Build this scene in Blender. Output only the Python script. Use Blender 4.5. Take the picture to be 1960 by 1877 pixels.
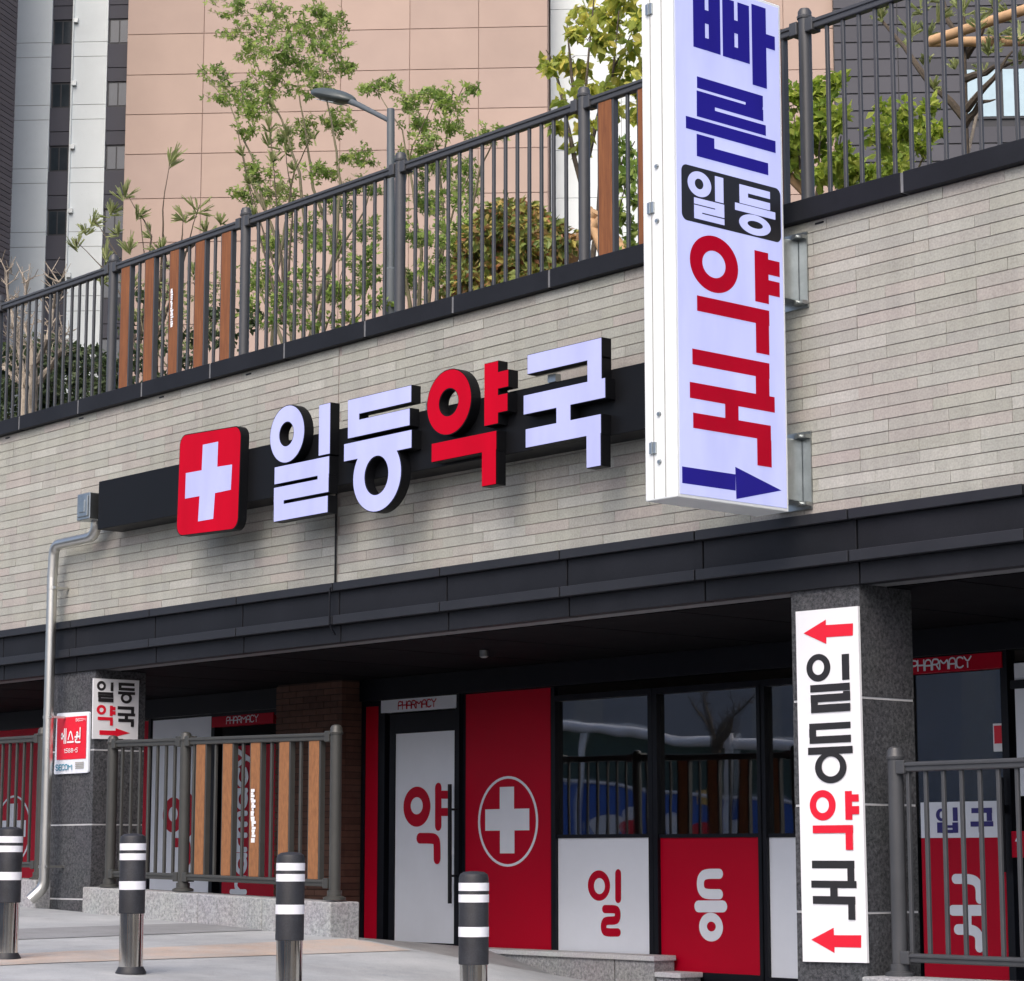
import bpy, bmesh, math, random
from mathutils import Vector, Matrix
random.seed(7)
R_ = math.radians
scene = bpy.context.scene
for o in list(bpy.data.objects):
    bpy.data.objects.remove(o)

# ------------------------------------------------------------------ camera
# World: X runs along the shop front, Y points into the building, Z is up.
# The origin is the photographer's eye (about 1.6 m above the road).
W, H = 1960.0, 1877.0                       # pixel grid of the photograph
FPX, YAW, PITCH = 4563.6, R_(40.885), R_(8.75)
FW = Vector((-math.cos(YAW) * math.cos(PITCH), math.sin(YAW) * math.cos(PITCH), math.sin(PITCH)))
RT = FW.cross(Vector((0, 0, 1))).normalized()
UP = RT.cross(FW)
FH = Vector((FW.x, FW.y, 0)).normalized()
cd = bpy.data.cameras.new('camera')
cam = bpy.data.objects.new('camera', cd)
scene.collection.objects.link(cam)
cam.matrix_world = Matrix(((RT.x, UP.x, -FW.x, 0), (RT.y, UP.y, -FW.y, 0), (RT.z, UP.z, -FW.z, 0), (0, 0, 0, 1)))
cd.sensor_fit = 'HORIZONTAL'
cd.sensor_width = 36.0
cd.lens = 36.0 * FPX / W
cd.clip_start, cd.clip_end = 0.1, 2000.0
scene.camera = cam

# ------------------------------------------------------------------ sky, sun, exposure
SUN_EL, SUN_AZ = R_(47), R_(150)            # azimuth measured from +Y towards +X
world = bpy.data.worlds.new('World')
scene.world = world
world.use_nodes = True
wn = world.node_tree
sky = wn.nodes.new('ShaderNodeTexSky')
sky.sky_type = 'NISHITA'
sky.sun_disc = False
sky.sun_elevation = SUN_EL
sky.sun_rotation = SUN_AZ
sky.air_density = 0.6
sky.dust_density = 4.0
sky.ozone_density = 0.2
bg = wn.nodes['Background']
bg.inputs['Strength'].default_value = 0.15
wn.links.new(sky.outputs[0], bg.inputs['Color'])
sd = bpy.data.lights.new('sun', 'SUN')
sd.energy = 0.55
sd.angle = R_(50)
sd.color = (1.0, 0.985, 0.92)
sun = bpy.data.objects.new('sun', sd)
scene.collection.objects.link(sun)
sdir = Vector((math.sin(SUN_AZ) * math.cos(SUN_EL), math.cos(SUN_AZ) * math.cos(SUN_EL), math.sin(SUN_EL)))
sun.rotation_euler = sdir.to_track_quat('Z', 'Y').to_euler()
vs = scene.view_settings
vs.view_transform = 'Standard'
vs.look = 'None'
vs.exposure = 0.78
vs.gamma = 1.0
vs.use_curve_mapping = False
scene.cycles.max_bounces = 7
scene.cycles.diffuse_bounces = 3
scene.cycles.glossy_bounces = 3
scene.cycles.transmission_bounces = 4

def at(x, y, Y):
    """image pixel -> world point standing in the vertical plane Y"""
    r = FW + RT * ((x - W / 2) / FPX) - UP * ((y - H / 2) / FPX)  # camera ray through the image pixel
    return r * (Y / r.y)

# ------------------------------------------------------------------ materials
MATS = {}
def nodes_of(name):
    m = bpy.data.materials.new(name)
    m.use_nodes = True
    nt = m.node_tree
    return m, nt, nt.nodes['Principled BSDF']

def mat(name, col, rough=0.6, metal=0.0, var=0.12, scale=6.0, bump=0.0, bscale=60.0, spec=0.5, col2=None, stretch=None, coat=0.0):
    """painted / stone / metal surface: colour broken up by two noises, fine relief by bump"""
    if name in MATS:
        return MATS[name]
    m, nt, p = nodes_of(name)
    N, L = nt.nodes, nt.links
    geo = N.new('ShaderNodeNewGeometry')
    mp = N.new('ShaderNodeMapping')
    L.new(geo.outputs['Position'], mp.inputs['Vector'])
    if stretch:
        mp.inputs['Scale'].default_value = stretch
    n1 = N.new('ShaderNodeTexNoise'); n1.inputs['Scale'].default_value = scale
    n1.inputs['Detail'].default_value = 6; n1.inputs['Roughness'].default_value = 0.65
    L.new(mp.outputs[0], n1.inputs['Vector'])
    rp = N.new('ShaderNodeValToRGB')
    c = Vector(col)
    a = c * (1 - var) if col2 is None else c
    b = c * (1 + var) if col2 is None else Vector(col2)
    rp.color_ramp.elements[0].position = 0.3; rp.color_ramp.elements[1].position = 0.7
    rp.color_ramp.elements[0].color = (*a, 1); rp.color_ramp.elements[1].color = (*b, 1)
    L.new(n1.outputs['Fac'], rp.inputs[0])
    L.new(rp.outputs[0], p.inputs['Base Color'])
    p.inputs['Roughness'].default_value = rough
    p.inputs['Metallic'].default_value = metal
    p.inputs['Specular IOR Level'].default_value = spec
    p.inputs['Coat Weight'].default_value = coat
    rr = N.new('ShaderNodeMapRange')
    rr.inputs['To Min'].default_value = max(0.02, rough - 0.08); rr.inputs['To Max'].default_value = min(1, rough + 0.1)
    L.new(n1.outputs['Fac'], rr.inputs['Value']); L.new(rr.outputs[0], p.inputs['Roughness'])
    if bump > 0:
        n2 = N.new('ShaderNodeTexNoise'); n2.inputs['Scale'].default_value = bscale
        n2.inputs['Detail'].default_value = 4
        L.new(mp.outputs[0], n2.inputs['Vector'])
        bp = N.new('ShaderNodeBump'); bp.inputs['Strength'].default_value = bump
        bp.inputs['Distance'].default_value = 0.01
        L.new(n2.outputs['Fac'], bp.inputs['Height']); L.new(bp.outputs[0], p.inputs['Normal'])
    MATS[name] = m
    return m

def granite(name, dark, light, scale=55, bump=0.6):
    m, nt, p = nodes_of(name)
    N, L = nt.nodes, nt.links
    geo = N.new('ShaderNodeNewGeometry')
    n1 = N.new('ShaderNodeTexNoise'); n1.inputs['Scale'].default_value = scale; n1.inputs['Detail'].default_value = 8
    n1.inputs['Roughness'].default_value = 0.75
    n2 = N.new('ShaderNodeTexNoise'); n2.inputs['Scale'].default_value = 2.2; n2.inputs['Detail'].default_value = 4
    L.new(geo.outputs['Position'], n1.inputs['Vector']); L.new(geo.outputs['Position'], n2.inputs['Vector'])
    rp = N.new('ShaderNodeValToRGB')
    rp.color_ramp.elements[0].position = 0.36; rp.color_ramp.elements[1].position = 0.66
    rp.color_ramp.elements[0].color = (*dark, 1); rp.color_ramp.elements[1].color = (*light, 1)
    L.new(n1.outputs['Fac'], rp.inputs[0])
    mx = N.new('ShaderNodeMix'); mx.data_type = 'RGBA'; mx.blend_type = 'MULTIPLY'; mx.inputs[0].default_value = 0.5
    L.new(rp.outputs[0], mx.inputs[6]); L.new(n2.outputs['Color'], mx.inputs[7])
    g = N.new('ShaderNodeMix'); g.data_type = 'RGBA'; g.inputs[0].default_value = 0.35
    L.new(rp.outputs[0], g.inputs[6]); L.new(mx.outputs[2], g.inputs[7])
    L.new(g.outputs[2], p.inputs['Base Color'])
    p.inputs['Roughness'].default_value = 0.75
    bp = N.new('ShaderNodeBump'); bp.inputs['Strength'].default_value = bump; bp.inputs['Distance'].default_value = 0.02
    L.new(n1.outputs['Fac'], bp.inputs['Height']); L.new(bp.outputs[0], p.inputs['Normal'])
    return m

def tinted(name, cols, rough=0.75, bump=0.3, bscale=90, trans=0.0, grain=0.12, gscale=14, streak=0.0):
    """pieces that differ one from the next: per-piece 'tint' attribute plus the object's own random number"""
    m, nt, p = nodes_of(name)
    N, L = nt.nodes, nt.links
    at_ = N.new('ShaderNodeAttribute'); at_.attribute_name = 'tint'
    oi = N.new('ShaderNodeObjectInfo')
    ad = N.new('ShaderNodeMath'); ad.operation = 'ADD'
    L.new(at_.outputs['Fac'], ad.inputs[0]); L.new(oi.outputs['Random'], ad.inputs[1])
    fr = N.new('ShaderNodeMath'); fr.operation = 'FRACT'; L.new(ad.outputs[0], fr.inputs[0])
    rp = N.new('ShaderNodeValToRGB')
    el = rp.color_ramp.elements
    while len(el) < len(cols):
        el.new(0.5)
    for i, c in enumerate(cols):
        el[i].position = i / (len(cols) - 1)
        el[i].color = (*c, 1)
    L.new(fr.outputs[0], rp.inputs[0])
    geo = N.new('ShaderNodeNewGeometry')
    n1 = N.new('ShaderNodeTexNoise'); n1.inputs['Scale'].default_value = gscale; n1.inputs['Detail'].default_value = 5
    L.new(geo.outputs['Position'], n1.inputs['Vector'])
    mr = N.new('ShaderNodeMapRange'); mr.inputs['To Min'].default_value = 1 - grain; mr.inputs['To Max'].default_value = 1 + grain
    mr.inputs['From Min'].default_value = 0.3; mr.inputs['From Max'].default_value = 0.7
    L.new(n1.outputs['Fac'], mr.inputs['Value'])
    vm = N.new('ShaderNodeVectorMath'); vm.operation = 'SCALE'
    if streak > 0:                                       # faint rain streaks and soiling with a shape of their own
        mp = N.new('ShaderNodeMapping'); mp.inputs['Scale'].default_value = (3.2, 3.2, .28)
        L.new(geo.outputs['Position'], mp.inputs['Vector'])
        n3 = N.new('ShaderNodeTexNoise'); n3.inputs['Scale'].default_value = 1.6; n3.inputs['Detail'].default_value = 7; n3.inputs['Roughness'].default_value = .7
        L.new(mp.outputs[0], n3.inputs['Vector'])
        m3 = N.new('ShaderNodeMapRange'); m3.inputs['From Min'].default_value = .3; m3.inputs['From Max'].default_value = .62
        m3.inputs['To Min'].default_value = 1 - streak; m3.inputs['To Max'].default_value = 1.03
        L.new(n3.outputs['Fac'], m3.inputs['Value'])
        mm = N.new('ShaderNodeMath'); mm.operation = 'MULTIPLY'
        L.new(mr.outputs[0], mm.inputs[0]); L.new(m3.outputs[0], mm.inputs[1]); mr = mm
    L.new(rp.outputs[0], vm.inputs[0]); L.new(mr.outputs[0], vm.inputs['Scale'])
    L.new(vm.outputs[0], p.inputs['Base Color'])
    p.inputs['Roughness'].default_value = rough
    if bump > 0:
        n2 = N.new('ShaderNodeTexNoise'); n2.inputs['Scale'].default_value = bscale; n2.inputs['Detail'].default_value = 4
        L.new(geo.outputs['Position'], n2.inputs['Vector'])
        bp = N.new('ShaderNodeBump'); bp.inputs['Strength'].default_value = bump; bp.inputs['Distance'].default_value = 0.008
        L.new(n2.outputs['Fac'], bp.inputs['Height']); L.new(bp.outputs[0], p.inputs['Normal'])
    if trans > 0:
        tr = N.new('ShaderNodeBsdfTranslucent'); L.new(vm.outputs[0], tr.inputs['Color'])
        ms = N.new('ShaderNodeMixShader'); ms.inputs[0].default_value = trans
        L.new(p.outputs[0], ms.inputs[1]); L.new(tr.outputs[0], ms.inputs[2])
        L.new(ms.outputs[0], N['Material Output'].inputs['Surface'])
    return m

def lit(name, col, emit, strength, rough=0.35):
    """translucent sign face lit from inside; LED rows make it a little uneven"""
    m, nt, p = nodes_of(name)
    N, L = nt.nodes, nt.links
    p.inputs['Base Color'].default_value = (*col, 1)
    p.inputs['Roughness'].default_value = rough
    p.inputs['Emission Color'].default_value = (*emit, 1)
    p.inputs['Specular IOR Level'].default_value = 0.08
    geo = N.new('ShaderNodeNewGeometry')
    n1 = N.new('ShaderNodeTexNoise'); n1.inputs['Scale'].default_value = 2.5; n1.inputs['Detail'].default_value = 6
    mp = N.new('ShaderNodeMapping'); mp.inputs['Scale'].default_value = (1.6, 1.6, .45)
    L.new(geo.outputs['Position'], mp.inputs['Vector']); L.new(mp.outputs[0], n1.inputs['Vector'])
    mr = N.new('ShaderNodeMapRange'); mr.inputs['To Min'].default_value = strength * 0.72; mr.inputs['To Max'].default_value = strength * 1.28
    L.new(n1.outputs['Fac'], mr.inputs['Value']); L.new(mr.outputs[0], p.inputs['Emission Strength'])
    return m

def glass(name, tint=(0.8, 0.86, 0.88)):
    m, nt, p = nodes_of(name)
    p.inputs['Base Color'].default_value = (*tint, 1)
    p.inputs['Roughness'].default_value = 0.01
    p.inputs['Transmission Weight'].default_value = 1.0
    p.inputs['IOR'].default_value = 2.5
    n1 = nt.nodes.new('ShaderNodeTexNoise'); n1.inputs['Scale'].default_value = 0.9
    geo = nt.nodes.new('ShaderNodeNewGeometry'); nt.links.new(geo.outputs['Position'], n1.inputs['Vector'])
    bp = nt.nodes.new('ShaderNodeBump'); bp.inputs['Strength'].default_value = 0.06; bp.inputs['Distance'].default_value = 0.02
    nt.links.new(n1.outputs['Fac'], bp.inputs['Height']); nt.links.new(bp.outputs[0], p.inputs['Normal'])
    return m

# ------------------------------------------------------------------ mesh helpers
COL = scene.collection
class MB:
    def __init__(s):
        s.v, s.f, s.t, s.m = [], [], [], []
        s.cur = 0.0; s.mi = 0
    def vert(s, p): s.v.append(tuple(p)); return len(s.v) - 1
    def face(s, idx): s.f.append(tuple(idx)); s.t.append(s.cur); s.m.append(s.mi)
    def poly(s, pts): s.face([s.vert(p) for p in pts]); return s
    def box(s, x0, x1, y0, y1, z0, z1):
        b = [s.vert(p) for p in ((x0,y0,z0),(x1,y0,z0),(x1,y1,z0),(x0,y1,z0),(x0,y0,z1),(x1,y0,z1),(x1,y1,z1),(x0,y1,z1))]
        for q in ((0,3,2,1),(4,5,6,7),(0,1,5,4),(1,2,6,5),(2,3,7,6),(3,0,4,7)):
            s.face([b[i] for i in q])
        return s
    def prism(s, loop, d):
        d = Vector(d); n = len(loop)
        a = [s.vert(p) for p in loop]; b = [s.vert(Vector(p) + d) for p in loop]
        s.face(a[::-1]); s.face(b)
        for i in range(n):
            j = (i + 1) % n
            s.face((a[i], a[j], b[j], b[i]))
        return s
    def tube(s, pts, rad, n=8, cap=True):
        pts = [Vector(p) for p in pts]
        if not hasattr(rad, '__len__'): rad = [rad] * len(pts)
        rings = []
        ref = None
        for i, p in enumerate(pts):
            t = (pts[min(i + 1, len(pts) - 1)] - pts[max(i - 1, 0)])
            if t.length < 1e-9: t = Vector((0, 0, 1))
            t.normalize()
            if ref is None:
                ref = Vector((0, 0, 1)) if abs(t.z) < 0.9 else Vector((1, 0, 0))
            u = t.cross(ref)
            if u.length < 1e-6: u = t.cross(Vector((0, 1, 0)))
            u.normalize(); w = u.cross(t).normalized(); ref = w
            rings.append([s.vert(p + (u * math.cos(k * 2 * math.pi / n) + w * math.sin(k * 2 * math.pi / n)) * rad[i]) for k in range(n)])
        for a, b in zip(rings, rings[1:]):
            for k in range(n):
                j = (k + 1) % n
                s.face((a[k], a[j], b[j], b[k]))
        if cap and n > 2:
            s.face(rings[0][::-1]); s.face(rings[-1])
        return s
    def lathe(s, prof, c, n=20, capb=True, capt=True):
        rings = []
        for r, z in prof:
            rings.append([s.vert((c[0] + r * math.cos(k * 2 * math.pi / n), c[1] + r * math.sin(k * 2 * math.pi / n), c[2] + z)) for k in range(n)])
        for a, b in zip(rings, rings[1:]):
            for k in range(n):
                j = (k + 1) % n
                s.face((a[k], a[j], b[j], b[k]))
        if capb: s.face(rings[0][::-1])
        if capt: s.face(rings[-1])
        return s
    def build(s, name, material, parent=None, smooth=False, kind=None, bevel=0.0, local=False, seg=2):
        me = bpy.data.meshes.new(name)
        off = Vector((0, 0, 0)) if (parent is None or local) else base_of(parent)
        me.from_pydata([tuple(Vector(p) - off) for p in s.v], [], s.f)
        ms = material if isinstance(material, (list, tuple)) else [material]
        for m in ms: me.materials.append(m)
        me.polygons.foreach_set('material_index', s.m)
        if any(s.t):
            a = me.attributes.new('tint', 'FLOAT', 'FACE'); a.data.foreach_set('value', s.t)
        if smooth:
            me.polygons.foreach_set('use_smooth', [True] * len(me.polygons))
        me.update()
        o = bpy.data.objects.new(name, me)
        COL.objects.link(o)
        if parent is not None: o.parent = parent
        if kind: o['kind'] = kind
        if smooth:
            try: me.set_sharp_from_angle(angle=R_(38))
            except Exception: pass
        if bevel > 0:
            b = o.modifiers.new('bevel', 'BEVEL'); b.width = bevel; b.segments = seg; b.limit_method = 'ANGLE'; b.angle_limit = R_(40)
        return o

def base_of(o):
    v = Vector(o.location); p = o.parent
    while p is not None:
        v = v + Vector(p.location); p = p.parent
    return v

def thing(name, label, cat, loc=(0, 0, 0), rz=0.0, group=None):
    o = bpy.data.objects.new(name, None)
    o.empty_display_size = 0.2
    COL.objects.link(o)
    o.location = loc; o.rotation_euler = (0, 0, rz)
    o['label'] = label; o['category'] = cat
    if group: o['group'] = group
    return o
def tag(o, label, cat, group=None):
    o['label'] = label; o['category'] = cat
    if group: o['group'] = group
    return o
def structure(o):
    o['kind'] = 'structure'; return o

# flat lettering: items are rectangles R, rings O, polygons P and round-ended strokes S in plane coordinates (u, v)
def stroke_outline(pts, w, round_=True):
    pts = [Vector((p[0], p[1])) for p in pts]
    if round_ and len(pts) > 2:                          # soften the corners of the centre line
        for _ in range(2):
            q = [pts[0]]
            for a, b in zip(pts, pts[1:]): q += [a.lerp(b, .25), a.lerp(b, .75)]
            pts = q + [pts[-1]]
    h = w / 2
    L_, R2 = [], []
    n = len(pts)
    for i in range(n):
        a = (pts[i] - pts[i - 1]).normalized() if i > 0 else (pts[1] - pts[0]).normalized()
        b = (pts[i + 1] - pts[i]).normalized() if i < n - 1 else a
        na, nb = Vector((-a.y, a.x)), Vector((-b.y, b.x))
        m = (na + nb); m = m / max(0.35, m.length_squared) * 2 * h
        L_.append(pts[i] + m); R2.append(pts[i] - m)
    out = list(L_)
    def capf(c, d):
        a0 = math.atan2(d.x, -d.y)  # left normal angle
        nl = Vector((-d.y, d.x)); an = math.atan2(nl.y, nl.x)
        return [c + Vector((math.cos(an - math.pi * k / 8), math.sin(an - math.pi * k / 8))) * h for k in range(1, 8)]
    if round_: out += capf(pts[-1], (pts[-1] - pts[-2]).normalized())
    out += R2[::-1]
    if round_: out += capf(pts[0], (pts[0] - pts[1]).normalized())
    return [(p.x, p.y) for p in out]

def shift(items, du=0, dv=0):
    out = []
    for it in items:
        k = it[0]
        if k == 'R': out.append(('R', it[1] + du, it[2] + du, it[3] + dv, it[4] + dv))
        elif k == 'O': out.append(('O', it[1] + du, it[2] + dv, it[3], it[4], it[5] + du, it[6] + dv, it[7], it[8]))
        elif k == 'P': out.append(('P', [(p[0] + du, p[1] + dv) for p in it[1]]))
        else: out.append(('S', it[1], [(p[0] + du, p[1] + dv) for p in it[2]]))
    return out

def flat(mb, items, plane, d0=0.0, step=0.0006, grow=0.0022):
    """thin film lettering, each piece a hair above the one before"""
    for i, it in enumerate(items):
        d = d0 + step * (i + 1)
        if it[0] == 'R':
            _, a, b, c, e = it
            a -= grow; b += grow; c -= grow; e += grow
            mb.poly([plane(a, c, d), plane(b, c, d), plane(b, e, d), plane(a, e, d)])
        elif it[0] == 'P':
            mb.poly([plane(p[0], p[1], d) for p in it[1]])
        elif it[0] == 'S':
            mb.poly([plane(p[0], p[1], d) for p in stroke_outline(it[2], it[1])])
        else:
            _, cu, cv, ru, rv, iu, iv, su, sv = it
            n = 48
            A = [mb.vert(plane(cu + ru * math.cos(k * 2 * math.pi / n), cv + rv * math.sin(k * 2 * math.pi / n), d)) for k in range(n)]
            B = [mb.vert(plane(iu + su * math.cos(k * 2 * math.pi / n), iv + sv * math.sin(k * 2 * math.pi / n), d)) for k in range(n)]
            for k in range(n):
                j = (k + 1) % n
                mb.face((A[k], A[j], B[j], B[k]))

def solid(mb, items, plane, d0, d1, grow=0.0):
    """box letters: extruded between depths d0 (back) and d1 (front)"""
    for i, it in enumerate(items):
        f = d1 - 0.0006 * i
        if it[0] == 'R':
            _, a, b, c, e = it
            q = [(a - grow, c - grow), (b + grow, c - grow), (b + grow, e + grow), (a - grow, e + grow)]
            lo = [plane(p[0], p[1], d0) for p in q]; hi = [plane(p[0], p[1], f) for p in q]
            mb.prism(lo, Vector(hi[0]) - Vector(lo[0]))
        elif it[0] == 'P':
            lo = [plane(p[0], p[1], d0) for p in it[1]]; hi = plane(it[1][0][0], it[1][0][1], f)
            mb.prism(lo, Vector(hi) - Vector(lo[0]))
        elif it[0] == 'O':
            _, cu, cv, ru, rv, iu, iv, su, sv = it
            n = 56; ring = []
            for (c1, c2, r1, r2, g) in ((cu, cv, ru, rv, grow), (iu, iv, su, sv, -grow)):
                for d in (d0, f):
                    ring.append([mb.vert(plane(c1 + (r1 + g) * math.cos(k * 2 * math.pi / n), c2 + (r2 + g) * math.sin(k * 2 * math.pi / n), d)) for k in range(n)])
            for k in range(n):
                j = (k + 1) % n
                mb.face((ring[0][k], ring[0][j], ring[1][j], ring[1][k]))
                mb.face((ring[2][k], ring[3][k], ring[3][j], ring[2][j]))
                mb.face((ring[1][k], ring[1][j], ring[3][j], ring[3][k]))
                mb.face((ring[0][k], ring[2][k], ring[2][j], ring[0][j]))

def rounded(quad, r, n=6):
    """quad given TL, TR, BR, BL -> outline with rounded corners of radius r"""
    TL, TR, BR, BL = [Vector(p) for p in quad]
    w = ((TR - TL).length + (BR - BL).length) / 2; h = ((BL - TL).length + (BR - TR).length) / 2
    out = []
    for cx, cy, a0 in ((1 - r / w, r / h, -90), (1 - r / w, 1 - r / h, 0), (r / w, 1 - r / h, 90), (r / w, r / h, 180)):
        for k in range(n + 1):
            a = R_(a0 + 90 * k / n)
            s, t = cx + r / w * math.cos(a), cy + r / h * math.sin(a)
            p = TL.lerp(TR, s).lerp(BL.lerp(BR, s), t)
            out.append((p.x, p.y))
    return out

YF, YG = 11.0, 13.6                        # face of the upper wall; face of the shop glazing under it
def planeY(Y): return lambda u, v, d: (u, Y - d, v)       # faces the street (-Y)
def planeX(X): return lambda u, v, d: (X + d, u, v)       # faces right (+X)

CAPS = {'P': ([[(0,0),(0,1),(.4,1),(.55,.88),(.55,.6),(.4,.48),(0.05,.48)]],.62), 'H': ([[(0,0),(0,1)],[(.55,0),(.55,1)],[(.06,.5),(.49,.5)]],.66),
 'A': ([[(0,0),(0,.75),(.12,.95),(.28,1),(.44,.95),(.56,.75),(.56,0)],[(.06,.42),(.5,.42)]],.67), 'R': ([[(0,0),(0,1),(.4,1),(.55,.88),(.55,.6),(.4,.48),(0.05,.48)],[(.35,.42),(.56,0)]],.66),
 'M': ([[(0,0),(0,1),(.36,.4),(.72,1),(.72,0)]],.84), 'C': ([[(.55,.85),(.4,1),(.15,1),(0,.82),(0,.18),(.15,0),(.4,0),(.55,.15)]],.66), 'Y': ([[(0,1),(.3,.5),(.6,1)],[(.3,.44),(.3,0)]],.68),
 'S': ([[(.5,.85),(.38,1),(.12,1),(0,.85),(0,.65),(.12,.53),(.4,.47),(.52,.35),(.52,.15),(.4,0),(.12,0),(0,.15)]],.64), 'E': ([[(.5,1),(0,1),(0,0),(.5,0)],[(.06,.5),(.42,.5)]],.6),
 'O': ([[(.28,0),(.08,.06),(0,.25),(0,.75),(.08,.94),(.28,1),(.48,.94),(.56,.75),(.56,.25),(.48,.06),(.3,.0)]],.68),
 'p': ([[(0,-.5),(0,.72)]],.0), '-': ([[(0,.5),(.3,.5)]],.4), '1': ([[(.1,.8),(.25,1),(.25,0)]],.45), '5': ([[(.5,1),(.05,1),(0,.55),(.35,.6),(.5,.4),(.45,.1),(.25,0),(0,.08)]],.62), '8': ([[(.25,.52),(.05,.7),(.1,.95),(.4,.95),(.45,.7),(.25,.52),(0,.3),(.08,.03),(.42,.03),(.5,.3),(.27,.5)]],.62), '0': ([[(.25,0),(0,.25),(0,.75),(.25,1),(.5,.75),(.5,.25),(.28,0.02)]],.62)}
def word(txt, u0, v0, width, height, wt=0.1):
    """stroke lettering fitted in a box"""
    tot = sum(CAPS[c][1] for c in txt) - 0.1
    k = width / tot; out = []; x = 0
    for c in txt:
        for ln in CAPS[c][0]:
            out.append(('S', wt * height, [(u0 + (x + p[0]) * k, v0 + p[1] * height) for p in ln]))
        x += CAPS[c][1]
    return out

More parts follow.
